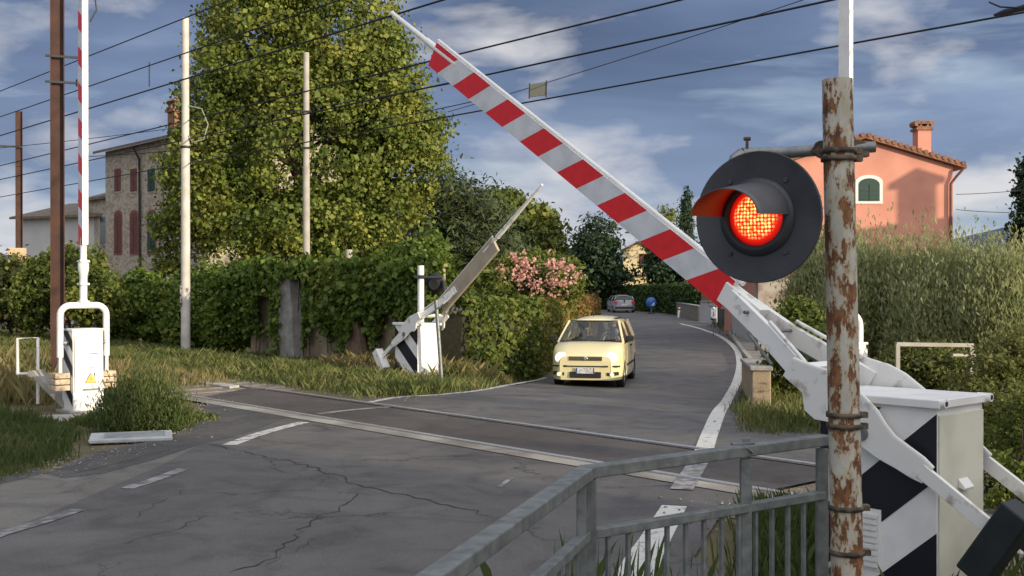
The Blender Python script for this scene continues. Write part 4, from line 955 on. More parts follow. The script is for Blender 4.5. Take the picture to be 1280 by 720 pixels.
# slim railing in the right-hand bushes
t = thing('pipe_rail', 'thin grey pipe rail standing in the right-hand bushes', 'railing', (P(1122, 0, 14.5).x, 14.5, -.1))
k = 14.5/F; q = MB(); q.bar((0, 0, 0), (0, 0, 1.12), .05, .05, up=(1, 0, 0)); q.build('post', pole_conc, t); q = MB(); q.bar((-.02, 0, 1.12), (1.02, .1, 1.10), .05, .05); q.build('rail', pole_conc, t, .004)
q = MB(); q.bar((.72, .02, .98), (1.05, .1, .97), .03, .035); q.build('rail', pole_conc, t, .004)
q = MB(); q.bar((1.0, .1, 0), (1.0, .1, 1.1), .05, .05, up=(1, 0, 0)); q.build('post', pole_conc, t)
# ivy wall along the far side of the railway
def onq(px, q_):
    r = (px-640)/F; s_ = (N.x*q_-r*N.y*q_)/(r*U.y-U.x); v = N*q_+U*s_; return (v.x, v.y)
QW = 15.2
a = onq(552, QW); b = onq(318, QW); wz = gz(*a)
t = thing('boundary_wall', 'old grey wall almost covered by ivy beyond the railway', 'wall', (a[0], a[1], wz))
dv = Vector((b[0]-a[0], b[1]-a[1], 0)); q = MB(); q.bar((0, 0, 1.1), tuple(dv+Vector((0, 0, 1.1))), .22, 2.6); q.build('wall', mat('ivy_wall_plaster', (.16, .13, .09), .9, scale=1.5, col2=(.34, .27, .18), lo=.35, hi=.62, bump=.4), t)
q = MB(); q.bar((0, 0, 2.48), tuple(dv+Vector((0, 0, 2.44))), .34, .07); q.build('coping', mat('mossy_coping', (.20, .19, .08), .9, var=.3), t)
c = onq(363, QW-.3); q = MB(); q.prism([(-.42, -.2), (.30, -.2), (.36, .8), (.30, 2.2), (-.16, 2.25), (-.30, 1.3)], -.16, .16)
o = q.build('concrete_pillar', mat('grey_pillar', (.20, .195, .18), .9, scale=5, col2=(.34, .33, .31), lo=.3, hi=.7, bump=.7, bscale=10), None, .03); o.location = (c[0], c[1], wz+.1); o.rotation_euler = (0, 0, rzU); tag(o, 'rough grey concrete buttress showing through the ivy', 'pillar')
c = onq(448, QW-.35); q = MB(); q.prism([(-.45, -.2), (.40, -.2), (.10, 1.1), (-.02, 1.15)], -.1, .1); o = q.build('concrete_fragment', mat('brown_fragment', (.17, .12, .08), .9, var=.3, bump=.5), None, .03); o.location = (c[0], c[1], wz+.1); o.rotation_euler = (0, 0, rzU)
tag(o, 'pointed brownish slab leaning at the foot of the ivy wall', 'slab')
# far crossing signal seen from behind, and a leaning post
Ys = 23.2; t = thing('crossing_signal', 'far road signal seen from behind on a white post by the ivy wall', 'signal', (P(526, 0, Ys).x, Ys, gz(P(526, 0, Ys).x, Ys)))
k = Ys/F; zt_ = P(0, 332, Ys).z-t.location.z
q = MB(); q.tube([(0, 0, -.1), (0, 0, zt_)], .068, 14); q.build('post', white, t)
q = MB(); z = P(0, 346, Ys).z-t.location.z; q.tube([(-.14, -.07, z), (.45, -.05, z-.02)], .028, 8); q.box((0, -.03, z), (.2, .14, .07)); q.build('bracket_arm', darkm, t)
q = MB(); Mx = Matrix.Translation((.30, .12, z-.13)) @ Matrix.Rotation(R(-75), 4, 'X') @ Matrix.Rotation(R(18), 4, 'Y')
q.lathe([(.001, 0), (.22, 0), (.22, .02), (.001, .02)], 28, 0, Mx); q.lathe([(.11, -.12), (.11, 0)], 20, 0, Mx); q.lathe([(.001, -.12), (.11, -.12)], 20, 0, Mx); q.build('backboard', darkm, t)
q = MB(); q.tube([(.46, .1, z-.06), (.5, -.05, z-.3)], .04, 8); q.build('bell', darkm, t)
px = P(545, 0, 21.6); t2 = MB(); t2.tube([(0, 0, -.1), (-.12, 0, P(0, 375, 21.6).z-gz(px.x, 21.6))], .038, 10); o = t2.build('leaning_post', galv); o.location = (px.x+.12, 21.6, gz(px.x, 21.6)); tag(o, 'thin grey post leaning beside the far barrier', 'post')
px = P(536, 0, 22.9); t2 = MB(); t2.tube([(0, 0, -.1), (-.0, 0, .85)], .03, 10); o = t2.build('marker_post', white); o.location = (px.x+.03, 22.9, gz(px.x, 22.9)); tag(o, 'short thin white post right of the far barrier cabinet', 'post')
# ---------------------------------------------------------------- vegetation
lf_linden = leafmat('linden_leaves', [(.0, (.04, .07, .013)), (.35, (.10, .14, .022)), (.6, (.19, .225, .04)), (.85, (.30, .30, .06)), (1, (.40, .35, .09))], .3, .5)
lf_dark = leafmat('dark_conifer_needles', [(.0, (.02, .035, .014)), (.45, (.045, .07, .022)), (.75, (.085, .095, .03)), (1, (.15, .10, .045))], .15, .6)
lf_mid = leafmat('mid_green_leaves', [(.0, (.045, .075, .015)), (.4, (.10, .135, .025)), (.75, (.18, .205, .035)), (1, (.28, .27, .06))], .3, .6)
lf_ivy = leafmat('ivy_leaves', [(.0, (.035, .07, .01)), (.4, (.085, .14, .02)), (.75, (.15, .20, .03)), (1, (.26, .28, .06))], .3, 1.2)
lf_far = leafmat('far_dark_leaves', [(.0, (.015, .035, .018)), (.5, (.03, .06, .026)), (1, (.06, .09, .035))], .15, .3)
lf_olive = leafmat('olive_green_leaves', [(.0, (.19, .22, .09)), (.4, (.29, .32, .14)), (.75, (.40, .42, .21)), (1, (.50, .51, .30))], .5, .7)
lf_hedge = leafmat('hedge_leaves', [(.0, (.05, .085, .014)), (.32, (.11, .15, .025)), (.5, (.17, .18, .035)), (.68, (.22, .15, .045)), (1, (.26, .115, .045))], .3, .7, grad=14)
lf_yel = leafmat('yellowing_leaves', [(.0, (.06, .085, .02)), (.5, (.15, .17, .045)), (.8, (.26, .23, .07)), (1, (.36, .22, .09))], .4, 1.0)
lf_pink = leafmat('pink_blossom', [(.0, (.52, .25, .20)), (1, (.75, .45, .40))], .3, 1)
def gb(x, Y): X = P(x, 0, Y).x; return (X, Y, gz(X, Y))
tree('linden_tree', 'huge yellow-green broadleaf tree filling the upper left', 'tree',
     [EL(385, 190, 43, 140, 140, 4.2), EL(325, 50, 43, 72, 100, 3), EL(430, 50, 43, 75, 110, 3), EL(265, 215, 42, 60, 85, 2.6), EL(485, 200, 43, 68, 85, 2.6),
      EL(375, -70, 43, 95, 110, 3), EL(370, 285, 42, 130, 48, 3.5), EL(285, 120, 42.5, 55, 80, 2.2), EL(470, 110, 42.5, 62, 80, 2.2), EL(525, 175, 43, 32, 45, 1.5), EL(225, 300, 43, 30, 50, 1.6)],
     125000, .155, lf_linden, bark, gb(375, 43), .38, .33, 50, .62, .8, nl=30)
tree('cedar_tree', 'dark feathery conifer between the big tree and the round tree', 'tree',
     [EL(558, 262, 50, 62, 48, 2.4), EL(600, 290, 49, 55, 60, 2.2), EL(540, 320, 48, 60, 50, 2.4), EL(480, 330, 48, 50, 50, 2.2), EL(620, 330, 47, 55, 45, 2)],
     24000, .34, lf_dark, bark, gb(560, 50), .28, .34, 34, .5, .22, nl=22, jitter=.5)
tree('round_tree', 'rounded sunlit tree above the pink flowering shrub', 'tree',
     [EL(655, 285, 54, 46, 40, 2.2), EL(625, 268, 54, 35, 30, 1.6), EL(678, 305, 53, 26, 30, 1.4), EL(640, 320, 53, 45, 35, 2)], 15000, .24, lf_mid, bark, gb(650, 54), .2, .26, 34, .55, .7, nl=14)
t = tree('oleander_shrub', 'large shrub with pink blossom behind the hedge', 'shrub',
     [EL(672, 345, 34, 42, 33, 1.0), EL(640, 352, 34, 36, 34, .9), EL(706, 352, 34, 24, 32, .8), EL(610, 365, 33, 30, 26, .8)], 12000, .17, lf_mid, bark, gb(670, 34), .05, .14, 30, .5, .32, nl=16, stem='stem', crown='foliage')
base = np.array(t.location)
fl = []
for e in [EL(672, 340, 33.2, 42, 28, .4), EL(700, 345, 33.2, 24, 28, .4), EL(645, 340, 33.3, 24, 24, .4)]:
    c, r = np.array(e[0]), np.array(e[1]); k = 34; d = unit(rng.normal(0, 1, (k, 3))); d[:, 1] = -abs(d[:, 1]); fl.append(c+d*r*rng.uniform(.6, 1.05, (k, 1))+np.array([0, -.3, 0])-base)
fl = np.concatenate(fl); pts = np.repeat(fl, 9, 0)+rng.normal(0, .055, (len(fl)*9, 3)); o = np_mesh('blossom', leaves_at(pts, np.tile([0, -1, .3], (len(pts), 1)), .075, .9), 4, lf_pink, t); o['kind'] = 'stuff'
tree('dark_tree', 'dark green tree in front of the far villa on its left', 'tree', [EL(745, 302, 100, 26, 30, 2), EL(735, 325, 100, 26, 32, 2), EL(759, 325, 100, 17, 30, 2), EL(752, 345, 100, 40, 18, 2)], 9000, .36, lf_far, bark, gb(748, 100), .25, .45, 30, .5, .6, group=None)
tree('dark_tree', 'dark spreading tree right of the far villa, behind the boom', 'tree', [EL(845, 325, 98, 40, 30, 3), EL(826, 342, 97, 14, 22, 2), EL(880, 335, 97, 30, 28, 2)], 9000, .36, lf_far, bark, gb(848, 98), .25, .45, 30, .5, .6)
tree('cypress_tree', 'tall slim cypress beside the signal disc', 'tree', [EL(858, 290, 90, 8, 50, .6), EL(858, 262, 90, 6, 26, .4)], 5000, .26, lf_far, bark, gb(858, 90), .12, .14, 30, .3, .3)
tree('sparse_tree', 'small yellowish tree left of the slim cypress', 'tree', [EL(833, 275, 108, 18, 16, 1.4), EL(825, 300, 108, 22, 22, 1.6)], 2600, .30, lf_mid, bark, gb(832, 108), .16, .3, 20, .4, .5)
tree('edge_tree', 'dark tree cut off by the right edge of the photo', 'tree', [EL(1290, 240, 62, 20, 50, 1.2), EL(1290, 290, 62, 22, 40, 1.3)], 6000, .24, lf_far, bark, gb(1292, 62), .2, .24, 28, .4, .6)
# shrubs on the right
for lab, els, n, sz, lm, b in (
   ('olive green feathery shrub below the pink house, just right of the rusty post', [EL(1085, 376, 25, 56, 52, 1.1), EL(1120, 388, 24.5, 40, 56, 1), EL(1060, 400, 24.5, 40, 50, 1)], 17000, .13, lf_olive, (1095, 25)),
   ('olive green feathery shrub, leftmost in front of the pink house', [EL(1022, 375, 26, 38, 45, .9), EL(1045, 345, 26.5, 34, 38, .9)], 9000, .13, lf_olive, (1025, 26)),
   ('tall pale olive shrub in the middle of the right-hand thicket', [EL(1165, 378, 23.5, 50, 52, 1.1), EL(1200, 388, 23, 45, 56, 1), EL(1175, 420, 22.5, 60, 46, 1)], 19000, .125, lf_olive, (1175, 23.5)),
   ('tall olive shrub at the right edge of the photo', [EL(1250, 376, 22, 48, 46, 1), EL(1285, 390, 22, 40, 52, 1), EL(1245, 420, 21.5, 50, 46, 1)], 17000, .12, lf_olive, (1255, 22)),
   ('dark green bush beside the stone parapet', [EL(1000, 415, 19.5, 30, 40, .6), EL(1025, 440, 18.8, 34, 40, .6), EL(985, 445, 19, 20, 40, .4)], 9000, .10, lf_mid, (1005, 19.5)),
   ('yellowing bush behind the thin pipe rail', [EL(1155, 462, 16, 50, 36, .5), EL(1125, 480, 16, 30, 34, .45), EL(1190, 478, 15.8, 40, 34, .5)], 11000, .075, lf_yel, (1155, 16)),
   ('leafy bush with seed heads at the right edge behind the barrier cabinet', [EL(1245, 490, 12.6, 44, 56, .5), EL(1280, 470, 12.8, 36, 60, .5), EL(1225, 540, 12, 36, 56, .4), EL(1275, 560, 11.4, 46, 70, .5)], 17000, .065, lf_yel, (1250, 12.6)),
   ('bright green bush low at the right edge near the counterweight', [EL(1262, 645, 8.9, 50, 90, .4), EL(1300, 560, 9.3, 50, 80, .4)], 8000, .055, lf_mid, (1270, 9)),
   ):
    tree('bush', lab, 'bush', els, int(n*3.2) if lm is lf_olive else int(n*1.3), sz*(.95 if lm is lf_olive else .85), lm, bark, gb(*b), .03, sz*1.15, 30, .5, .26 if lm is lf_olive else .55, nl=18, stem='stem', crown='foliage', group='bushes on the right of the railway', jitter=1.1, upright=lm is lf_olive)
# shrubs on the left and along the railway
for lab, els, n, sz, lm, b in (
   ('sunlit bush behind the brown mast at the left', [EL(90, 350, 34, 46, 42, 1.2), EL(115, 375, 33, 36, 40, 1), EL(50, 370, 34, 30, 45, 1)], 17000, .125, lf_mid, (88, 34)),
   ('yellow-green bush at the far left edge', [EL(20, 365, 36, 36, 42, 1.2), EL(-20, 360, 36, 30, 50, 1)], 6000, .18, lf_yel, (15, 36)),
   ('spreading green bush left of the pale round pole', [EL(178, 378, 36, 42, 38, 1.3), EL(150, 400, 35, 26, 36, 1), EL(205, 395, 35, 32, 42, 1.1)], 18000, .13, lf_ivy, (180, 36)),
   ('green creeper mound right of the pale round pole', [EL(262, 372, 33, 44, 42, 1.0), EL(300, 368, 31, 36, 42, .9), EL(245, 405, 32.6, 40, 36, .9), EL(295, 405, 31, 40, 34, .7)], 24000, .125, lf_ivy, (270, 33)),
   ('young bright green saplings above the ivy wall by the cedar', [EL(536, 316, 26.5, 14, 24, .4), EL(550, 330, 26.5, 14, 26, .4), EL(505, 325, 27.5, 15, 18, .4)], 1800, .15, lf_ivy, (540, 26.5)),
   ):
    tree('bush', lab, 'bush', els, n, sz, lm, bark, gb(*b), .05, sz*1.1, 28, .45, .75, nl=12, stem='stem', crown='foliage', group='bushes on the left of the railway', jitter=1.0)
# ivy hanging on the wall
A = Vector(onq(556, QW-.25)); B = Vector(onq(316, QW-.25)); nfr = np.array([-N.x, -N.y, 0])
n = 30000; s_ = rng.uniform(0, 1, n); hh = rng.uniform(0, 1, n)**.75
drop = .74+.22*np.sin(s_*19)+.16*np.sin(s_*47+1)+.1*np.sin(s_*90)
z = 2.55+.10*np.sin(s_*31)+.07*np.sin(s_*77+2)+rng.exponential(.05, n)-(1-hh)*2.5*np.clip(drop, .25, 1.02)
X = A.x+(B.x-A.x)*s_; Yv = A.y+(B.y-A.y)*s_; dep = rng.gamma(2, .07, n)
pts = np.stack([X-N.x*dep, Yv-N.y*dep, z+wz], 1)
pxs = 640+F*pts[:, 0]/pts[:, 1]; pys = HY-F*(pts[:, 2]-H)/pts[:, 1]
keep = ~((pxs > 349) & (pxs < 378) & (pys > 348)) & ~((pxs > 322) & (pxs < 337) & (pys > 370) & (pys < 405)) & ~((pxs > 430) & (pxs < 462) & (pys > 398+2*abs(pxs-446)))
t = thing('ivy', 'thick bright green ivy draped over the boundary wall', 'ivy', (A.x, A.y, wz)); lo = np.array([A.x, A.y, wz])
np_mesh('foliage', leaves_at(pts[keep]-lo, np.tile(nfr, (keep.sum(), 1)), .125, .85, .7), 4, lf_ivy, t)
for i in range(22):
    q = MB(); f = random.random(); p = A.lerp(B, f); q.tube([(p.x-A.x, p.y-A.y, 0), (p.x-A.x+.1*random.uniform(-1, 1), p.y-A.y, 1.1), (p.x-A.x+.2*random.uniform(-1, 1), p.y-A.y, 2.4)], [.014, .011, .008], 6); q.build('stem', bark, t)
# clipped hedges
def hedge(name, label, line_, h, th, n, sz, lm, zt=None, core=True):
    pts_l = [Vector((*p, 0)) for p in line_]; t = thing(name, label, 'hedge', (pts_l[0].x, pts_l[0].y, gz(*pts_l[0].xy))); lo = np.array(t.location)
    seg = [(pts_l[i+1]-pts_l[i]).length for i in range(len(pts_l)-1)]; tot = sum(seg); C = []; D_ = []
    for i, l_ in enumerate(seg):
        k = int(n*l_/tot); d = (pts_l[i+1]-pts_l[i]).normalized(); nn = Vector((-d.y, d.x, 0)); s_ = rng.uniform(0, l_, k)
        f = (sum(seg[:i])+s_)/tot; hv = h[0]+(h[1]-h[0])*f+.07*np.sin(s_*2.1+i)+.06*np.sin(s_*5.3)+.03*np.sin(s_*13)
        z = rng.uniform(0, 1, k)*hv; side = rng.choice([-1, 1, 0], k, p=[.4, .3, .3]); off = np.where(side == 0, rng.uniform(-th/2, th/2, k), side*(th/2+rng.normal(0, .06, k)))
        z = np.where(side == 0, hv+rng.normal(0, .05, k)+rng.exponential(.035, k), z)
        x = pts_l[i].x+d.x*s_+nn.x*off; y = pts_l[i].y+d.y*s_+nn.y*off; g_ = np.array([gz(a, b) for a, b in zip(x, y)])
        C.append(np.stack([x, y, z+g_], 1)-lo); D_.append(np.stack([nn.x*side, nn.y*side, np.where(side == 0, 1, 0)], 1))
    C = np.concatenate(C); D_ = np.concatenate(D_)
    np_mesh('foliage', leaves_at(C, D_, sz, .7, .8), 4, lm, t)
    q = MB()
    for i in range(len(pts_l)-1):
        a = pts_l[i]-pts_l[0]; b = pts_l[i+1]-pts_l[0]; za = h[0]*.5-.15; 
        q.bar((a.x, a.y, za+gz(*pts_l[i].xy)-lo[2]), (b.x, b.y, za+gz(*pts_l[i+1].xy)-lo[2]), th*.7, h[1]*.86)
    q.build('dark_core', mat('hedge_core_dark', (.03, .028, .014), .95, var=.4, scale=12), t)  # solid dark block added inside so the foliage is not see-through
    return t
hedge('hedge', 'long roadside hedge turning orange-brown behind the yellow car', [onq(562, 14.9), (.15, 26.8), (1.1, 33), (2.6, 42), (3.3, 48)], (1.72, 1.60), .8, 26000, .12, lf_hedge)
hedge('hedge', 'dark green clipped hedge across the end of the road', [(P(736, 0, 104).x, 104), (P(790, 0, 100).x, 100), (P(838, 0, 88).x, 88), (P(884, 0, 76).x, 76)], (1.9, 2.2), 1.2, 12000, .24, leafmat('far_hedge_leaves', [(0, (.025, .05, .012)), (.6, (.045, .085, .018)), (1, (.09, .13, .03))], .2, .3))
hedge('hedge', 'low distant shrubs right of the pink house', [(P(1188, 0, 60).x, 60), (P(1262, 0, 58).x, 58)], (3.6, 3.3), 2, 5000, .3, lf_far)
# grass
def blades(name, label, poly, n, h, w_, lm, clump=.12, cat='grass', lean=.35, per=9, dens=None):
    poly = np.array(poly); mn, mx = poly.min(0), poly.max(0); out = []; k = n//per
    def inside(p):
        c = np.zeros(len(p), bool); j = len(poly)-1
        for i in range(len(poly)):
            xi, yi = poly[i]; xj, yj = poly[j]
            c ^= ((yi > p[:, 1]) != (yj > p[:, 1])) & (p[:, 0] < (xj-xi)*(p[:, 1]-yi)/(yj-yi+1e-12)+xi); j = i
        return c
    P0 = np.empty((0, 2))
    while len(P0) < k:
        p = rng.uniform(mn, mx, (k*2, 2)); P0 = np.concatenate([P0, p[inside(p)]])
    P0 = P0[:k]; ch = rng.uniform(.45, 1.15, k)*(.75+.35*np.sin(P0[:, 0]*1.9+1)*np.sin(P0[:, 1]*1.3))
    B = np.repeat(P0, per, 0)+rng.normal(0, clump, (k*per, 2)); hh = np.repeat(ch, per)*rng.uniform(.5, 1.1, k*per)*h
    q = B@np.array([N.x, N.y]); tt = np.clip((q-11)/8, 0, 1); z = -.5*tt*tt*(3-2*tt)
    a = rng.uniform(0, 2*np.pi, k*per); ld = np.stack([np.cos(a), np.sin(a)], 1)*(lean*hh*rng.uniform(.2, 1.4, k*per))[:, None]
    a2 = rng.uniform(0, 2*np.pi, k*per); wd = np.stack([np.cos(a2), np.sin(a2)], 1)*w_*.5
    v = np.empty((k*per, 4, 3)); v[:, 0, :2] = B-wd; v[:, 1, :2] = B+wd; v[:, 0, 2] = v[:, 1, 2] = z-.02
    v[:, 2, :2] = B+ld*.35+wd*.6; v[:, 2, 2] = z+hh*.6; v[:, 3, :2] = B+ld; v[:, 3, 2] = z+hh
    o = np_mesh(name, v.reshape(-1, 3), 4, lm); tag(o, label, cat, None, 'stuff'); return o
gr_green = leafmat('green_grass', [(0, (.055, .075, .022)), (.45, (.11, .14, .038)), (.72, (.18, .18, .06)), (1, (.31, .26, .12))], .3, .8)
gr_dry = leafmat('dry_grass', [(0, (.06, .08, .025)), (.3, (.13, .14, .045)), (.6, (.23, .19, .08)), (1, (.34, .26, .13))], .3, .5)
gr_sh = leafmat('verge_grass', [(0, (.045, .07, .02)), (.6, (.09, .125, .035)), (1, (.17, .17, .06))], .3, 1.2)
blades('verge_grass', 'sunlit grass verge between the railway and the ivy wall', [tr(10.2, 14.6), tr(10.2, 45), tr(15.6, 48), tr(15.6, 20.0), G(620, 478), G(590, 487), G(520, 495), G(470, 498)], 130000, .27, .008, gr_green, .17, lean=.6)
blades('dry_grass', 'tall dry orange grass along the railway near the left barrier', [tr(3.5, 18.2), tr(6.9, 16.4), tr(7.4, 16.4), tr(7.4, 60), tr(2, 60)], 90000, .62, .009, gr_dry, .2, lean=.5)
blades('dry_grass', 'dry stalks between the rails at the left', [tr(7.3, s0+1.2), tr(9.9, s0+2.2), tr(9.9, 50), tr(7.3, 50)], 40000, .26, .010, gr_dry, .15)
blades('dry_grass', 'brown dry brush at the foot of the ivy wall', [tr(13.6, 17.6), tr(14.9, 17.4), tr(14.9, 22.6), tr(13.8, 22.4)], 9000, .45, .009, gr_dry, .2, lean=.7)
c = G(178, 528)
tree('weed_clump', 'bushy dark green weed clump beside the left barrier cabinet', 'weeds', [EL(180, 512, 13.9, 52, 30, .5), EL(150, 520, 13.7, 36, 20, .4), EL(215, 522, 13.8, 26, 18, .35), EL(180, 492, 14.0, 26, 24, .3)], 26000, .055, gr_sh, bark, (c[0], c[1]+.3, 0), .012, .05, 30, .3, .2, nl=20, stem='stem', crown='foliage', jitter=1.1, upright=True)
blades('verge_grass', 'short grass round the foot of the weed clump', [(c[0]-.8, c[1]-.3), (c[0]+.5, c[1]-.55), (c[0]+.8, c[1]+.3), (c[0]-.5, c[1]+.6)], 14000, .16, .005, gr_sh, .10, lean=.8)
blades('verge_grass', 'rough green grass at the lower left corner', Gs([(-150, 640), (-40, 612), (20, 596), (75, 575), (88, 545), (60, 530), (0, 520), (-150, 520)]), 30000, .22, .008, gr_sh, .08)
blades('verge_grass', 'weedy ground behind the white tube frame', [tr(-1, 17), tr(3.8, 17.4), tr(4.2, 26), tr(-2, 26)], 20000, .42, .010, gr_dry, .15)
blades('verge_grass', 'green grass growing behind the bars of the railing', [G(945, 740), G(942, 655), G(985, 650), G(1060, 662), (2.1, 6.9), (1.75, 6.0)], 15000, .22, .009, gr_sh, .06)
blades('verge_grass', 'grassy bank between the road and the stone parapet', [G(938, 545), G(925, 520), G(932, 490), G(948, 470), G(985, 480), (5.2, 15.5), (4.6, 13.5)], 15000, .26, .012, gr_green, .1)
blades('verge_grass', 'weeds around the right-hand barriers', [tr(10.6, -1.5), tr(13, -1), tr(15, -1), tr(15, -14), tr(10.6, -14)], 20000, .5, .014, gr_green, .2)
blades('verge_grass', 'weeds along the railway right of the crossing', [tr(3.5, s1b-.5), tr(7.1, s1b-.2), tr(7.2, -12), tr(2.5, -12)], 16000, .4, .012, gr_sh, .14)
blades('verge_grass', 'orange-green strip of weeds along the foot of the hedge', [G(560, 486), G(600, 482), G(650, 473), (.15, 26.5), (.8, 31), (.4, 31), (-.6, 26.5), (-1.3, 23.6)], 14000, .2, .012, gr_dry, .1)
blades('meadow_grass', 'rough grass on the land beyond the bushes', [tr(16, -40), tr(16, -8), (9, 28), (10, 60), (45, 70), (60, 20)], 20000, .6, .04, gr_green, .5)
# distant terrain
q = MB(); pr = []
for i in range(81):
    a = -1.1+2.2*i/80; x = 1500*math.sin(a); y = 1500*math.cos(a); h_ = 40+18*math.sin(i*.37)+9*math.sin(i*.9+1)+(12 if 50 < i < 60 else 0)*math.sin((i-50)/10*math.pi)
    pr.append((x, y, h_))
vs = [(x, y, -5) for x, y, h_ in pr]+[(x*1.02, y*1.02, h_) for x, y, h_ in pr]+[(x*1.25, y*1.25, -5) for x, y, h_ in pr]; n = len(pr)
q.add(vs, [(i, i+1, n+i+1, n+i) for i in range(n-1)]+[(n+i, n+i+1, 2*n+i+1, 2*n+i) for i in range(n-1)], 0, True); q.build('hills', mat('hill_haze_blue', (.05, .075, .11), .95, scale=.02, var=.25), None, 0, 'structure')  # blue of distance haze is put into the hill colour
# continuous far hedgerow that hides the bare horizon
rows_ = []
for i, (x, yv, rx, rz_, lab) in enumerate(((-95, 150, 30, 7, 'broad far tree belt seen low on the left'), (-45, 170, 26, 6, 'far tree belt behind the stone house'), (0, 175, 26, 6, 'far tree belt behind the round tree'), (60, 160, 25, 5.5, 'far tree belt behind the pink house'), (100, 150, 22, 5, 'far tree belt beyond the right edge'))):
    e = [((x+random.uniform(-rx, rx), yv+random.uniform(-4, 4), rz_*.4), (6, 4, rz_*random.uniform(.55, .8))) for _ in range(12)]
    pts, od, cc = crown_points(e, 5000, .9, 30, .4); o = np_mesh('tree_belt', leaves_at(pts, od, .9, .7), 4, lf_far); tag(o, lab, 'tree belt', None, 'stuff')
# ---------------------------------------------------------------- vehicles
def carglass():
    m = bpy.data.materials.new('car_glass'); m.use_nodes = True; nt = m.node_tree; L = nt.links; out = nt.nodes['Material Output']; nt.nodes.remove(nt.nodes['Principled BSDF'])
    g_ = nt.nodes.new('ShaderNodeBsdfGlossy'); g_.inputs['Roughness'].default_value = .04; tr_ = nt.nodes.new('ShaderNodeBsdfTransparent'); tr_.inputs[0].default_value = (.80, .86, .83, 1)
    fr = nt.nodes.new('ShaderNodeFresnel'); fr.inputs['IOR'].default_value = 1.6; mm = nt.nodes.new('ShaderNodeMath'); mm.operation = 'ADD'; mm.inputs[1].default_value = .03; L.new(fr.outputs[0], mm.inputs[0])
    ms = nt.nodes.new('ShaderNodeMixShader'); L.new(mm.outputs[0], ms.inputs[0]); L.new(tr_.outputs[0], ms.inputs[1]); L.new(g_.outputs[0], ms.inputs[2]); L.new(ms.outputs[0], out.inputs[0]); return m
cglass = carglass()
def car(name, label, loc, rz, paintm, Ln=3.54, Wd=1.58, Ht=1.54, hood=.93, belt=.95, lights=True, rearred=False):
    t = thing(name, label, 'car', loc, rz); hw = Wd/2; xf = Ln/2; xr_ = -Ln/2; rw = .285
    ax = (xf-.70, xr_+.55)
    xcowl = xf-.82; xroof = xf-1.42; xrr = xr_+.22
    N_ = 64; xs = [xr_+Ln*i/N_ for i in range(N_+1)]
    vs = []; ring = 15
    def top(x):
        if x > xcowl: f = (x-xcowl)/(xf-xcowl); return belt+.03-(belt+.03-.72)*(f**2.2)*1.0-.02*f
        return belt+.03
    def plan(x):   # half-width at x, rounded at both ends
        e = 1.0
        d = min((xf-x)/.42, (x-xr_)/.30)
        if d < 1: e = 1-(1-max(d, 0))**2.2*.30
        return hw*e
    for x in xs:
        w_ = plan(x); zt_ = top(x); zb_ = .20
        for a in ax:
            dd = abs(x-a)
            if dd < rw+.055: zb_ = max(zb_, rw+math.sqrt(max(0, (rw+.055)**2-dd*dd))-.0)
        endf = min((xf-x)/.10, (x-xr_)/.10, 1); endf = max(endf, 0)
        zl = [zb_, max(zb_, .26), max(zb_+.01, .36), max(zb_+.02, .46), max(zb_+.03, .60), .74 if zt_ > .80 else zt_*.9, zt_-.04, zt_]
        wl_ = [.965, .985, 1.0, 1.0, .995, .985, .955, .90]
        half = []
        for z, k in zip(zl, wl_): half.append((w_*k, min(z, zt_)))
        half.append((w_*.55, zt_+.018)); half.append((0, zt_+.026))
        full = [(x, y, z) for y, z in half]+[(x, -y, z) for y, z in half[-2::-1]]
        vs.append(full)
    rn = len(vs[0]); V = []
    for i, r_ in enumerate(vs):
        # slight bulge of nose and tail
        for (x, y, z) in r_:
            f = 0
            if i == 0 or i == N_: pass
            b_ = .05*(1-((z-.5)/.5)**2)
            V.append((x+(b_*max(0, (x-(xf-.3))/.3) if x > 0 else -b_*max(0, ((xr_+.3)-x)/.3)), y, z))
    fs = [(i*rn+k, i*rn+k+1, (i+1)*rn+k+1, (i+1)*rn+k) for i in range(N_) for k in range(rn-1)]
    fs += [list(range(rn)), list(range(N_*rn+rn-1, N_*rn-1, -1))]
    b = MB(); b.add(V, fs, 0, True); body = b.build('body', paintm, t)
    bm = bmesh.new(); bm.from_mesh(body.data); bmesh.ops.recalc_face_normals(bm, faces=bm.faces); 
    for f_ in bm.faces:
        if len(f_.verts) > 4: f_.smooth = False
    # open the cabin so one looks into it
    dele = [f_ for f_ in bm.faces if f_.calc_center_median().z > belt+.0 and xr_+.3 < f_.calc_center_median().x < xcowl-.02 and abs(f_.calc_center_median().y) < hw*.93]
    bmesh.ops.delete(bm, geom=dele, context='FACES'); bm.to_mesh(body.data); bm.free()
    q = MB(); q.box((0, 0, .30), (Ln*.86, Wd*.80, .22)); q.build('underbody', black, t)
    # bumper nose trims: plate, grille, intake
    nose = xf+.045
    # cabin
    zr = Ht; zb2 = belt+.03; wr = hw*.715; wb = hw*.925
    def RF(x, s, z=None): return Vector((x, s*wr, zr-.06))
    A0 = [(xcowl-.0, s*wb, zb2) for s in (1, -1)]; A1 = [(xroof, s*wr, zr-.12) for s in (1, -1)]
    C0 = [(xrr-.10, s*wb*.97, zb2) for s in (1, -1)]; C1 = [(xrr+.14, s*wr, zr-.14) for s in (1, -1)]
    r = MB(); nx = 12; ny = 10; rv = []
    for i in range(nx+1):
        f = i/nx; x = xroof+.03+(xrr+.10-xroof-.03)*f
        for j in range(ny+1):
            y = -1+2*j/ny; z = zr-.125+.125*(1-abs(y)**2.4)*(math.sin(min(1, f*3.2+.12)*math.pi/2))*(1 if f < .85 else 1-(f-.85)*1.5)
            rv.append((x, y*wr*1.03, z-.02*(f**2)))
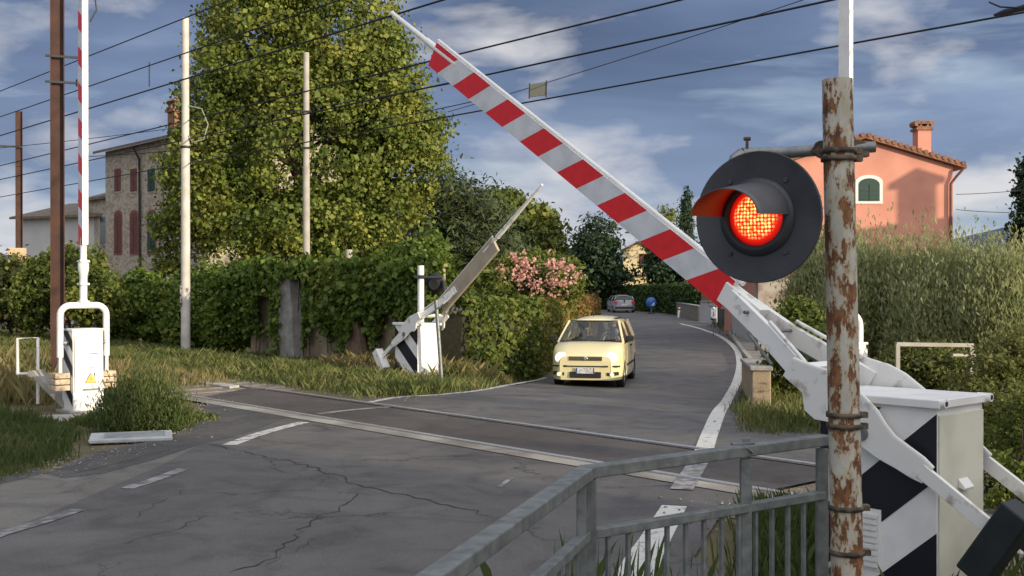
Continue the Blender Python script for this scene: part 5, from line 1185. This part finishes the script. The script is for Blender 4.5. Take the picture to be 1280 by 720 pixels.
    r.add(rv, [(i*(ny+1)+j, i*(ny+1)+j+1, (i+1)*(ny+1)+j+1, (i+1)*(ny+1)+j) for i in range(nx) for j in range(ny)], 0, True)
    ro = r.build('roof', paintm, t); sd_ = ro.modifiers.new('s', 'SOLIDIFY'); sd_.thickness = .035; sd_.offset = -1
    pl = MB()
    for s, (i) in ((1, 0), (-1, 1)):
        a0, a1, c0, c1_ = Vector(A0[i]), Vector(A1[i]), Vector(C0[i]), Vector(C1[i])
        pl.bar(a0-Vector((.0, 0, .02)), a1+Vector((0, 0, .01)), .05, .06, 0, up=(0, 1, 0)); pl.bar(c0, c0.lerp(c1_, .94), .22, .05, 0, up=(0, 1, 0))
        pl.bar(a1, c1_, .05, .05, 0); m0 = a0.lerp(c0, .52); m1 = a1.lerp(c1_, .42); pl.bar(m0, m1, .09, .045, 0, up=(0, 1, 0))
    pl.build('pillars', paintm, t, .012)
    ws = MB(); n_ = 8; vv = []
    for i in range(n_+1):
        f = i/n_
        for j in range(n_+1):
            y = -1+2*j/n_; x = (xcowl+.02)*(1-f)+(xroof)*f+.05*(1-y*y); w2 = wb*(1-f)+wr*f; vv.append((x, y*w2*.97, zb2*(1-f)+(zr-.10)*f))
    ws.add(vv, [(i*(n_+1)+j, i*(n_+1)+j+1, (i+1)*(n_+1)+j+1, (i+1)*(n_+1)+j) for i in range(n_) for j in range(n_)], 0, True); ws.build('windscreen', cglass, t)
    sl_ = MB(); sl_.tube([(xcowl+.03+.05*(1-y*y), y*wb*.95, zb2+.012) for y in np.linspace(-1, 1, 9)], .022, 8); sl_.tube([(xroof+.01+.05*(1-y*y), y*wr*.97, zr-.103) for y in np.linspace(-1, 1, 9)], .012, 8); sl_.tube([(xcowl+.03, wb*.94, zb2), (xroof+.01, wr*.96, zr-.11)], .012, 6); sl_.tube([(xcowl+.03, -wb*.94, zb2), (xroof+.01, -wr*.96, zr-.11)], .012, 6); sl_.build('window_seal', black, t)
    rg = MB(); rg.add([(C0[0][0]-.07, C0[0][1]*.93, zb2), (C0[1][0]-.07, C0[1][1]*.93, zb2), (C1[1][0]-.05, C1[1][1]*.95, zr-.12), (C1[0][0]-.05, C1[0][1]*.95, zr-.12)], [(0, 1, 2, 3)]); rg.build('rear_window', cglass if not rearred else dkglass, t)
    for s, i in ((1, 0), (-1, 1)):
        g_ = MB(); a0, a1, c0, c1_ = [Vector(v) for v in (A0[i], A1[i], C0[i], C1[i])]; g_.add([a0, c0, c1_, a1], [(0, 1, 2, 3)]); g_.build('side_window', cglass, t)
    # interior
    it = mat('car_interior', (.02, .022, .024), .8, var=.2)
    q = MB(); q.box((xcowl-.18, 0, belt-.05), (.36, Wd*.84, .14), 0); q.box((-.3, 0, .52), (Ln*.5, Wd*.8, .12), 0); q.build('dashboard', it, t)
    for sy in (.36, -.36):
        q = MB(); q.box((-.12, sy, .66), (.5, .48, .16)); q.bar((-.33, sy, .7), (-.5, sy, 1.22), .46, .12, up=(0, 1, 0)); q.box((-.5, sy, 1.33), (.1, .26, .18)); q.build('seat', it, t, .03)
    q = MB(); q.bar((xr_+.62, 0, .7), (xr_+.42, 0, 1.18), 1.1, .12, up=(0, 1, 0)); q.build('rear_seat', it, t, .03)
    q = MB(); q.tube([(.28+.06*math.sin(a), .36+.185*math.cos(a), .98+.175*math.sin(a)) for a in np.linspace(0, 2*math.pi, 25)], .014, 8, cap=False); q.bar((.28, .18, .98), (.28, .54, .98), .03, .02); q.tube([(.29, .36, .98), (.5, .36, .86)], .03, 8); q.build('steering_wheel', black, t)
    # wheels
    for x in ax:
        for s in (1, -1):
            wt = bpy.data.objects.new('wheel', None); COL.objects.link(wt); wt.parent = t; wt.location = (x, s*(hw-.10), rw); wt.rotation_euler = (R(90), 0, 0 if True else 0)
            q = MB(); q.lathe([(rw-.10, -.08), (rw-.03, -.088), (rw-.005, -.07), (rw, -.04), (rw, .04), (rw-.005, .07), (rw-.03, .088), (rw-.10, .08)], 32); q.build('tyre', rubber, wt)
            q = MB(); q.lathe([(rw-.10, -.07), (rw-.115, -.05), (.06, -.03*1), (.001, -.03)], 28); q.lathe([(rw-.10, .07), (rw-.115, .05), (.06, .03), (.001, .03)], 28)
            for k in range(9):
                a = k*2*math.pi/9; 
                for sg in (1, -1): q.bar((.06*math.cos(a), .06*math.sin(a), sg*.05), ((rw-.11)*math.cos(a), (rw-.11)*math.sin(a), sg*.062), .02, .016, up=(0, 0, 1))
            q.build('rim', mat('wheel_trim', (.32, .33, .34), .4, .6, var=.1), wt)
    # seams, side trims, mirrors, handles
    for s in (1, -1):
        q = MB(); y = s*(hw+.006); q.bar((ax[1]+.36, y, .47), (ax[0]-.36, y, .47), .018, .045); q.build('side_trim', rubber, t)
        q = MB(); q.bar((-.30, s*(hw*.985), .86), (-.44, s*(hw*.985), .86), .03, .03); q.build('door_handle', rubber, t)
        q = MB(); q.prism([(xcowl-.16, belt+.06), (xcowl-.08, belt+.05), (xcowl-.06, belt+.17), (xcowl-.16, belt+.18)], min(s*hw*1.0, s*(hw+.16)), max(s*hw*1.0, s*(hw+.16))); q.bar((xcowl-.1, s*hw*.9, belt+.06), (xcowl-.1, s*(hw+.05), belt+.09), .04, .04); q.build('mirror', rubber, t, .02)
    if lights:
        hl_ = mat('headlight_lit', (.9, .88, .8), .1, emit=(1, .92, .74), estr=1.5); chrome = mat('chrome', (.6, .6, .6), .2, .9)
        for s in (1, -1):
            q = MB(); Mx = Matrix.Translation((xf-.055, s*.545, .675)) @ Matrix.Rotation(s*R(20), 4, 'Z') @ Matrix.Rotation(R(90-14), 4, 'Y')
            pr = [(.001, .078), (.06, .073), (.105, .053), (.135, .018), (.14, -.03)]
            q.lathe([(r_*1.0, z) for r_, z in pr], 24, 0, Mx @ Matrix.Diagonal((.88, 1.05, 1, 1))); h_ = q.build('headlight', hl_, t)
            q = MB(); q.tube([(xf+.04-.0, s*.58, .325), (xf+.06, s*.58, .325)], .045, 14); q.build('fog_lamp', mat('lamp_glass', (.75, .72, .55), .1, emit=(1, .9, .6), estr=.4), t)
            q = MB(); q.bar((xf+.033, s*.46, .33), (xf-.05, s*.715, .345), .05, .075, 0); q.build('fog_lamp_recess', rubber, t, .01)
            q = MB(); q.bar((xf+.055, s*.40, .50), (xf-.04, s*.745, .50), .03, .035); q.build('bumper_trim', rubber, t)
        q = MB(); q.bar((xf+.03, -.36, .665), (xf+.03, .36, .665), .06, .085, 0); 
        for i in range(3): q.bar((xf+.062, -.35, .64+i*.025), (xf+.062, .35, .64+i*.025), .006, .006, 1)
        gr_ = q.build('grille', [rubber, mat('grille_bar', (.25, .22, .13), .5)], t)
        q = MB(); q.lathe([(.001, .006), (.04, .006), (.046, 0)], 20, 0, Matrix.Translation((xf+.064, 0, .665)) @ Matrix.Rotation(R(90), 4, 'Y')); q.lathe([(.001, .008), (.03, .008)], 20, 1, Matrix.Translation((xf+.064, 0, .665)) @ Matrix.Rotation(R(90), 4, 'Y')); q.build('badge', [chrome, mat('badge_blue', (.15, .2, .32), .3)], gr_)
        q = MB(); q.bar((xf+.048, -.34, .315), (xf+.048, .34, .315), .05, .13, 0); q.build('air_intake', rubber, t, .01)
        q = MB(); q.bar((xf+.056, -.40, .50), (xf+.056, .40, .50), .03, .022, 0); q.build('bumper_crease', rubber, t)
        q = MB(); q.box((xf+.085, 0, .405), (.012, .40, .12), 0); q.box((xf+.0925, .185, .405), (.002, .025, .115), 1); q.box((xf+.0925, -.185, .405), (.002, .025, .115), 1); q.build('number_plate', [mat('plate_white', (.34, .35, .36), .4, scale=26, col2=(.62, .62, .62), lo=.42, hi=.52), mat('plate_blue', (.02, .05, .25), .4)], t)
        for s in (.35, -.25): q = MB(); q.bar((xcowl+.06, s-.28, belt+.045), (xcowl-.03, s+.22, belt+.10), .015, .012); q.build('wiper', black, t)
        q = MB(); q.tube([(xroof+.1, 0, Ht), (xroof-.15, 0, Ht+.22)], .005, 6); q.build('aerial', black, t)
        q = MB(); q.bar((xroof-.3, .46, Ht-.055), (xrr+.3, .46, Ht-.075), .03, .03); q.bar((xroof-.3, -.46, Ht-.055), (xrr+.3, -.46, Ht-.075), .03, .03); q.build('roof_rail', rubber, t)
    if rearred:
        for s in (1, -1):
            q = MB(); q.box((xr_-.015, s*(hw*.80), .83), (.09, .26, .17)); q.build('tail_light', mat('tail_red', (.45, .03, .03), .2, emit=(1, .05, .03), estr=.05), t, .02)
        q = MB(); q.box((xr_-.06, 0, .62), (.03, .5, .12)); q.build('number_plate', winframe, t)
        q = MB(); q.box((xr_-.02, 0, .40), (.12, Wd*.86, .16)); q.build('rear_bumper', darkm, t, .03)
    # door and bonnet seams
    for s in (1, -1):
        y = s*(hw*.999+.002)
        for x in (xcowl-.12, -.32, ): q = MB(); q.bar((x, y, .34), (x, y*.985, belt-.03), .006, .012, up=(1, 0, 0)); q.build('door_seam', black, t)
    return t
cream_car = mat('cream_car_paint', (.72, .645, .36), .28, 0, var=.02, scale=2, coat=.6)
cx, cy = 1.95, 26.0
car('yellow_car', 'small pale yellow hatchback with lit headlights driving towards the crossing', (cx, cy, gz(cx, cy)+.02), math.atan2(-.98, -.20), cream_car)
car('silver_car', 'distant silver car seen from the rear before the dark hedge', (P(777, 0, 90).x, 91, -.48), math.atan2(.99, -.05), mat('silver_paint', (.30, .30, .34), .35, .3, var=.04, coat=.4), 4.3, 1.72, 1.42, lights=False, rearred=True)
# driver
def skinned(name, chain, edges, mats, parent, sub=2):
    me = bpy.data.meshes.new(name); me.from_pydata([c[:3] for c in chain], edges, []); o = bpy.data.objects.new(name, me); COL.objects.link(o); o.parent = parent
    s_ = o.modifiers.new('skin', 'SKIN'); s_.use_smooth_shade = True
    for i, c in enumerate(chain): me.skin_vertices[0].data[i].radius = (c[3], c[3] if len(c) < 5 else c[4])
    me.skin_vertices[0].data[0].use_root = True
    ss = o.modifiers.new('sub', 'SUBSURF'); ss.levels = sub; ss.render_levels = sub
    for m in mats: me.materials.append(m)
    return o
heading = math.atan2(-.98, -.20)
dr = thing('person', 'driver in a pale top at the wheel of the yellow car', 'person', (cx, cy, gz(cx, cy)+.02), heading)
skin_m = mat('skin', (.45, .26, .19), .6, var=.06); shirt = mat('pale_shirt', (.36, .34, .36), .8, var=.1); hair_m = mat('dark_hair', (.03, .02, .015), .7, var=.3); jeans = mat('dark_trousers', (.03, .035, .05), .8, var=.2)
py = .36
ch = [(-.28, py, .78, .13, .11), (-.32, py, .92, .13, .10), (-.36, py, 1.08, .15, .10), (-.36, py, 1.17, .10, .08), (-.35, py, 1.24, .05), (-.335, py, 1.30, .065, .07), (-.33, py, 1.37, .085, .095), (-.335, py, 1.43, .07, .08)]
ed = [(0, 1), (1, 2), (2, 3), (3, 4), (4, 5), (5, 6), (6, 7)]
for s in (1, -1):
    b0 = len(ch); ch += [(-.35, py+s*.17, 1.14, .055), (-.20, py+s*.25, .98, .042), (.02, py+s*.22, .98, .036), (.20, py+s*.185, 1.03, .026), (.255, py+s*.18, 1.05, .028)]
    ed += [(3, b0), (b0, b0+1), (b0+1, b0+2), (b0+2, b0+3), (b0+3, b0+4)]
    for k, (dy, dz, l_) in enumerate(((-.024, .02, .05), (-.010, .022, .058), (.004, .020, .055), (.018, .014, .045))):
        f0 = len(ch); ch += [(.275, py+s*(.18+dy), 1.05+dz, .009), (.30, py+s*(.18+dy), 1.055+dz, .008), (.298, py+s*(.165+dy), 1.04+dz-.01, .007)]; ed += [(b0+4, f0), (f0, f0+1), (f0+1, f0+2)]
    f0 = len(ch); ch += [(.25, py+s*.145, 1.055, .010), (.265, py+s*.13, 1.07, .009)]; ed += [(b0+4, f0), (f0, f0+1)]
    l0 = len(ch); ch += [(-.22, py+s*.10, .76, .09), (.10, py+s*.12, .80, .075), (.36, py+s*.10, .56, .055)]; ed += [(0, l0), (l0, l0+1), (l0+1, l0+2)]
skinned('body', ch, ed, [skin_m], dr)
sh = [(-.28, py, .76, .145, .13), (-.32, py, .92, .145, .115), (-.36, py, 1.08, .165, .115), (-.36, py, 1.165, .115, .09)]
se = [(0, 1), (1, 2), (2, 3)]
for s in (1, -1):
    b0 = len(sh); sh += [(-.35, py+s*.17, 1.14, .068), (-.20, py+s*.25, .98, .055), (-.02, py+s*.225, .98, .048)]; se += [(3, b0), (b0, b0+1), (b0+1, b0+2)]
skinned('shirt', sh, se, [shirt], dr)
q = MB()
vs = []; 
q.lathe([(.001, .105), (.05, .098), (.085, .065), (.098, .02), (.09, -.03)], 20, 0, Matrix.Translation((-.345, py, 1.39)) @ Matrix.Diagonal((1.0, .92, 1, 1)) @ Matrix.Rotation(R(-22), 4, 'Y')); q.build('hair', hair_m, dr)
q = MB(); q.tube([(-.245, py, 1.385), (-.222, py, 1.355)], [.010, .016], 8); q.build('nose', skin_m, dr)
q = MB()
for s in (1, -1): q.lathe([(.001, .012), (.011, .006), (.013, 0)], 10, 0, Matrix.Translation((-.25, py+s*.033, 1.388)) @ Matrix.Rotation(R(90), 4, 'Y'))
q.bar((-.247, py-.025, 1.325), (-.247, py+.025, 1.325), .008, .008); q.build('face', mat('face_dark', (.10, .04, .035), .6), dr)
# scooters
def scooter(label, loc, rz, c1_, c2_):
    t = thing('scooter', label, 'scooter', loc, rz); r_ = .21
    for x in (.58, -.55):
        q = MB(); Mx = Matrix.Translation((x, 0, r_)) @ Matrix.Rotation(R(90), 4, 'X'); q.lathe([(r_-.08, -.05), (r_-.02, -.055), (r_, 0), (r_-.02, .055), (r_-.08, .05), (r_-.08, -.05)], 24, 0, Mx); w_ = q.build('wheel', rubber, t)
        q = MB(); q.lathe([(.001, .03), (r_-.08, .03)], 16, 0, Mx); q.lathe([(.001, -.03), (r_-.08, -.03)], 16, 0, Mx); q.build('rim', galv, w_)
    q = MB(); q.prism([(.42, .25), (.52, .3), (.46, .75), (.36, .92), (.30, .90), (.36, .6), (.34, .32), (-.05, .26), (-.15, .3), (-.2, .62), (-.62, .70), (-.80, .58), (-.66, .34), (-.3, .2), (.3, .2)], -.17, .17); q.build('body', c1_, t, .05)
    q = MB(); q.prism([(.48, .38), (.66, .42), (.78, .32), (.76, .30), (.66, .36), (.5, .3)], -.08, .08); q.build('mudguard', c1_, t, .02)
    q = MB(); q.prism([(-.12, .66), (-.66, .74), (-.66, .82), (-.3, .79), (-.12, .76)], -.14, .14); q.build('seat', c2_, t, .03)
    q = MB(); q.tube([(.56, 0, .22), (.38, 0, .95)], .025, 8); q.tube([(.30, -.32, 1.0), (.38, -.12, .96), (.38, .12, .96), (.30, .32, 1.0)], .02, 8); q.build('handlebar', darkm, t)
    q = MB(); q.lathe([(.001, .03), (.05, .02), (.065, -.04)], 14, 0, Matrix.Translation((.46, 0, .88)) @ Matrix.Rotation(R(90), 4, 'Y')); q.build('headlight', white, t)
    for s in (1, -1): q = MB(); q.tube([(.32, s*.22, 1.0), (.30, s*.28, 1.14)], .008, 6); q.box((.29, s*.29, 1.17), (.02, .12, .08)); q.build('mirror', darkm, t)
    return t
x, y = P(892, 0, 62).x, 62; scooter('dark scooter with a white front parked by the pale wall panel', (x, y, -.40), R(-100), mat('scooter_white', (.30, .32, .38), .3, var=.05), black)
x, y = P(743, 0, 72).x, 72; scooter('small red scooter at the roadside beyond the hedge', (x, y, -.5), R(-75), mat('scooter_red', (.42, .10, .11), .4, var=.1), black)
# roadside sign and markers
x, y = P(814, 0, 86).x, 86; t = thing('road_sign', 'round blue arrow sign low beside the far road', 'sign', (x, y, -.5))
q = MB(); q.tube([(0, .04, 0), (0, .04, .75)], .035, 8); q.build('post', galv, t)
bl = mat('sign_blue', (.03, .12, .42), .4, var=.05); Mx = Matrix.Translation((0, 0, .88)) @ Matrix.Rotation(R(90), 4, 'X')
q = MB(); q.lathe([(.001, .02), (.40, .02), (.41, .0), (.001, 0)], 28, 0, Mx); pn = q.build('panel', bl, t)
q = MB(); q.bar((-.16, -.026, 1.04), (.12, -.026, .76), .006, .11, up=(0, 1, 0)); q.add([(.24, -.028, .64), (.24, -.028, .92), (-.04, -.028, .64)], [(0, 1, 2)]); q.build('arrow', winframe, pn)
q = MB(); q.box((0, .04, .06), (.5, .4, .12)); q.build('base', darkm, t, .02)
x, y = P(848, 0, 74).x, 74; t = thing('bollard', 'tiny white roadside bollard on the far bend', 'bollard', (x, y, -.42)); q = MB(); q.tube([(0, 0, 0), (.06, 0, .62), (.07, 0, .68)], [.07, .07, .05], 12); q.build('shaft', white, t); q = MB(); q.lathe([(.072, 0), (.076, .0), (.076, .1), (.07, .1)], 12, 0, Matrix.Translation((.05, 0, .5))); q.build('band', redp, t)
x, y = P(740.5, 0, 69).x, 69; q = MB(); q.tube([(0, 0, 0), (0, 0, 1.65)], .06, 10); q.build('roadside_post', pole_conc).location = (x, y, -.5); o = bpy.data.objects['roadside_post']; tag(o, 'slim pale post at the end of the orange hedge', 'post')
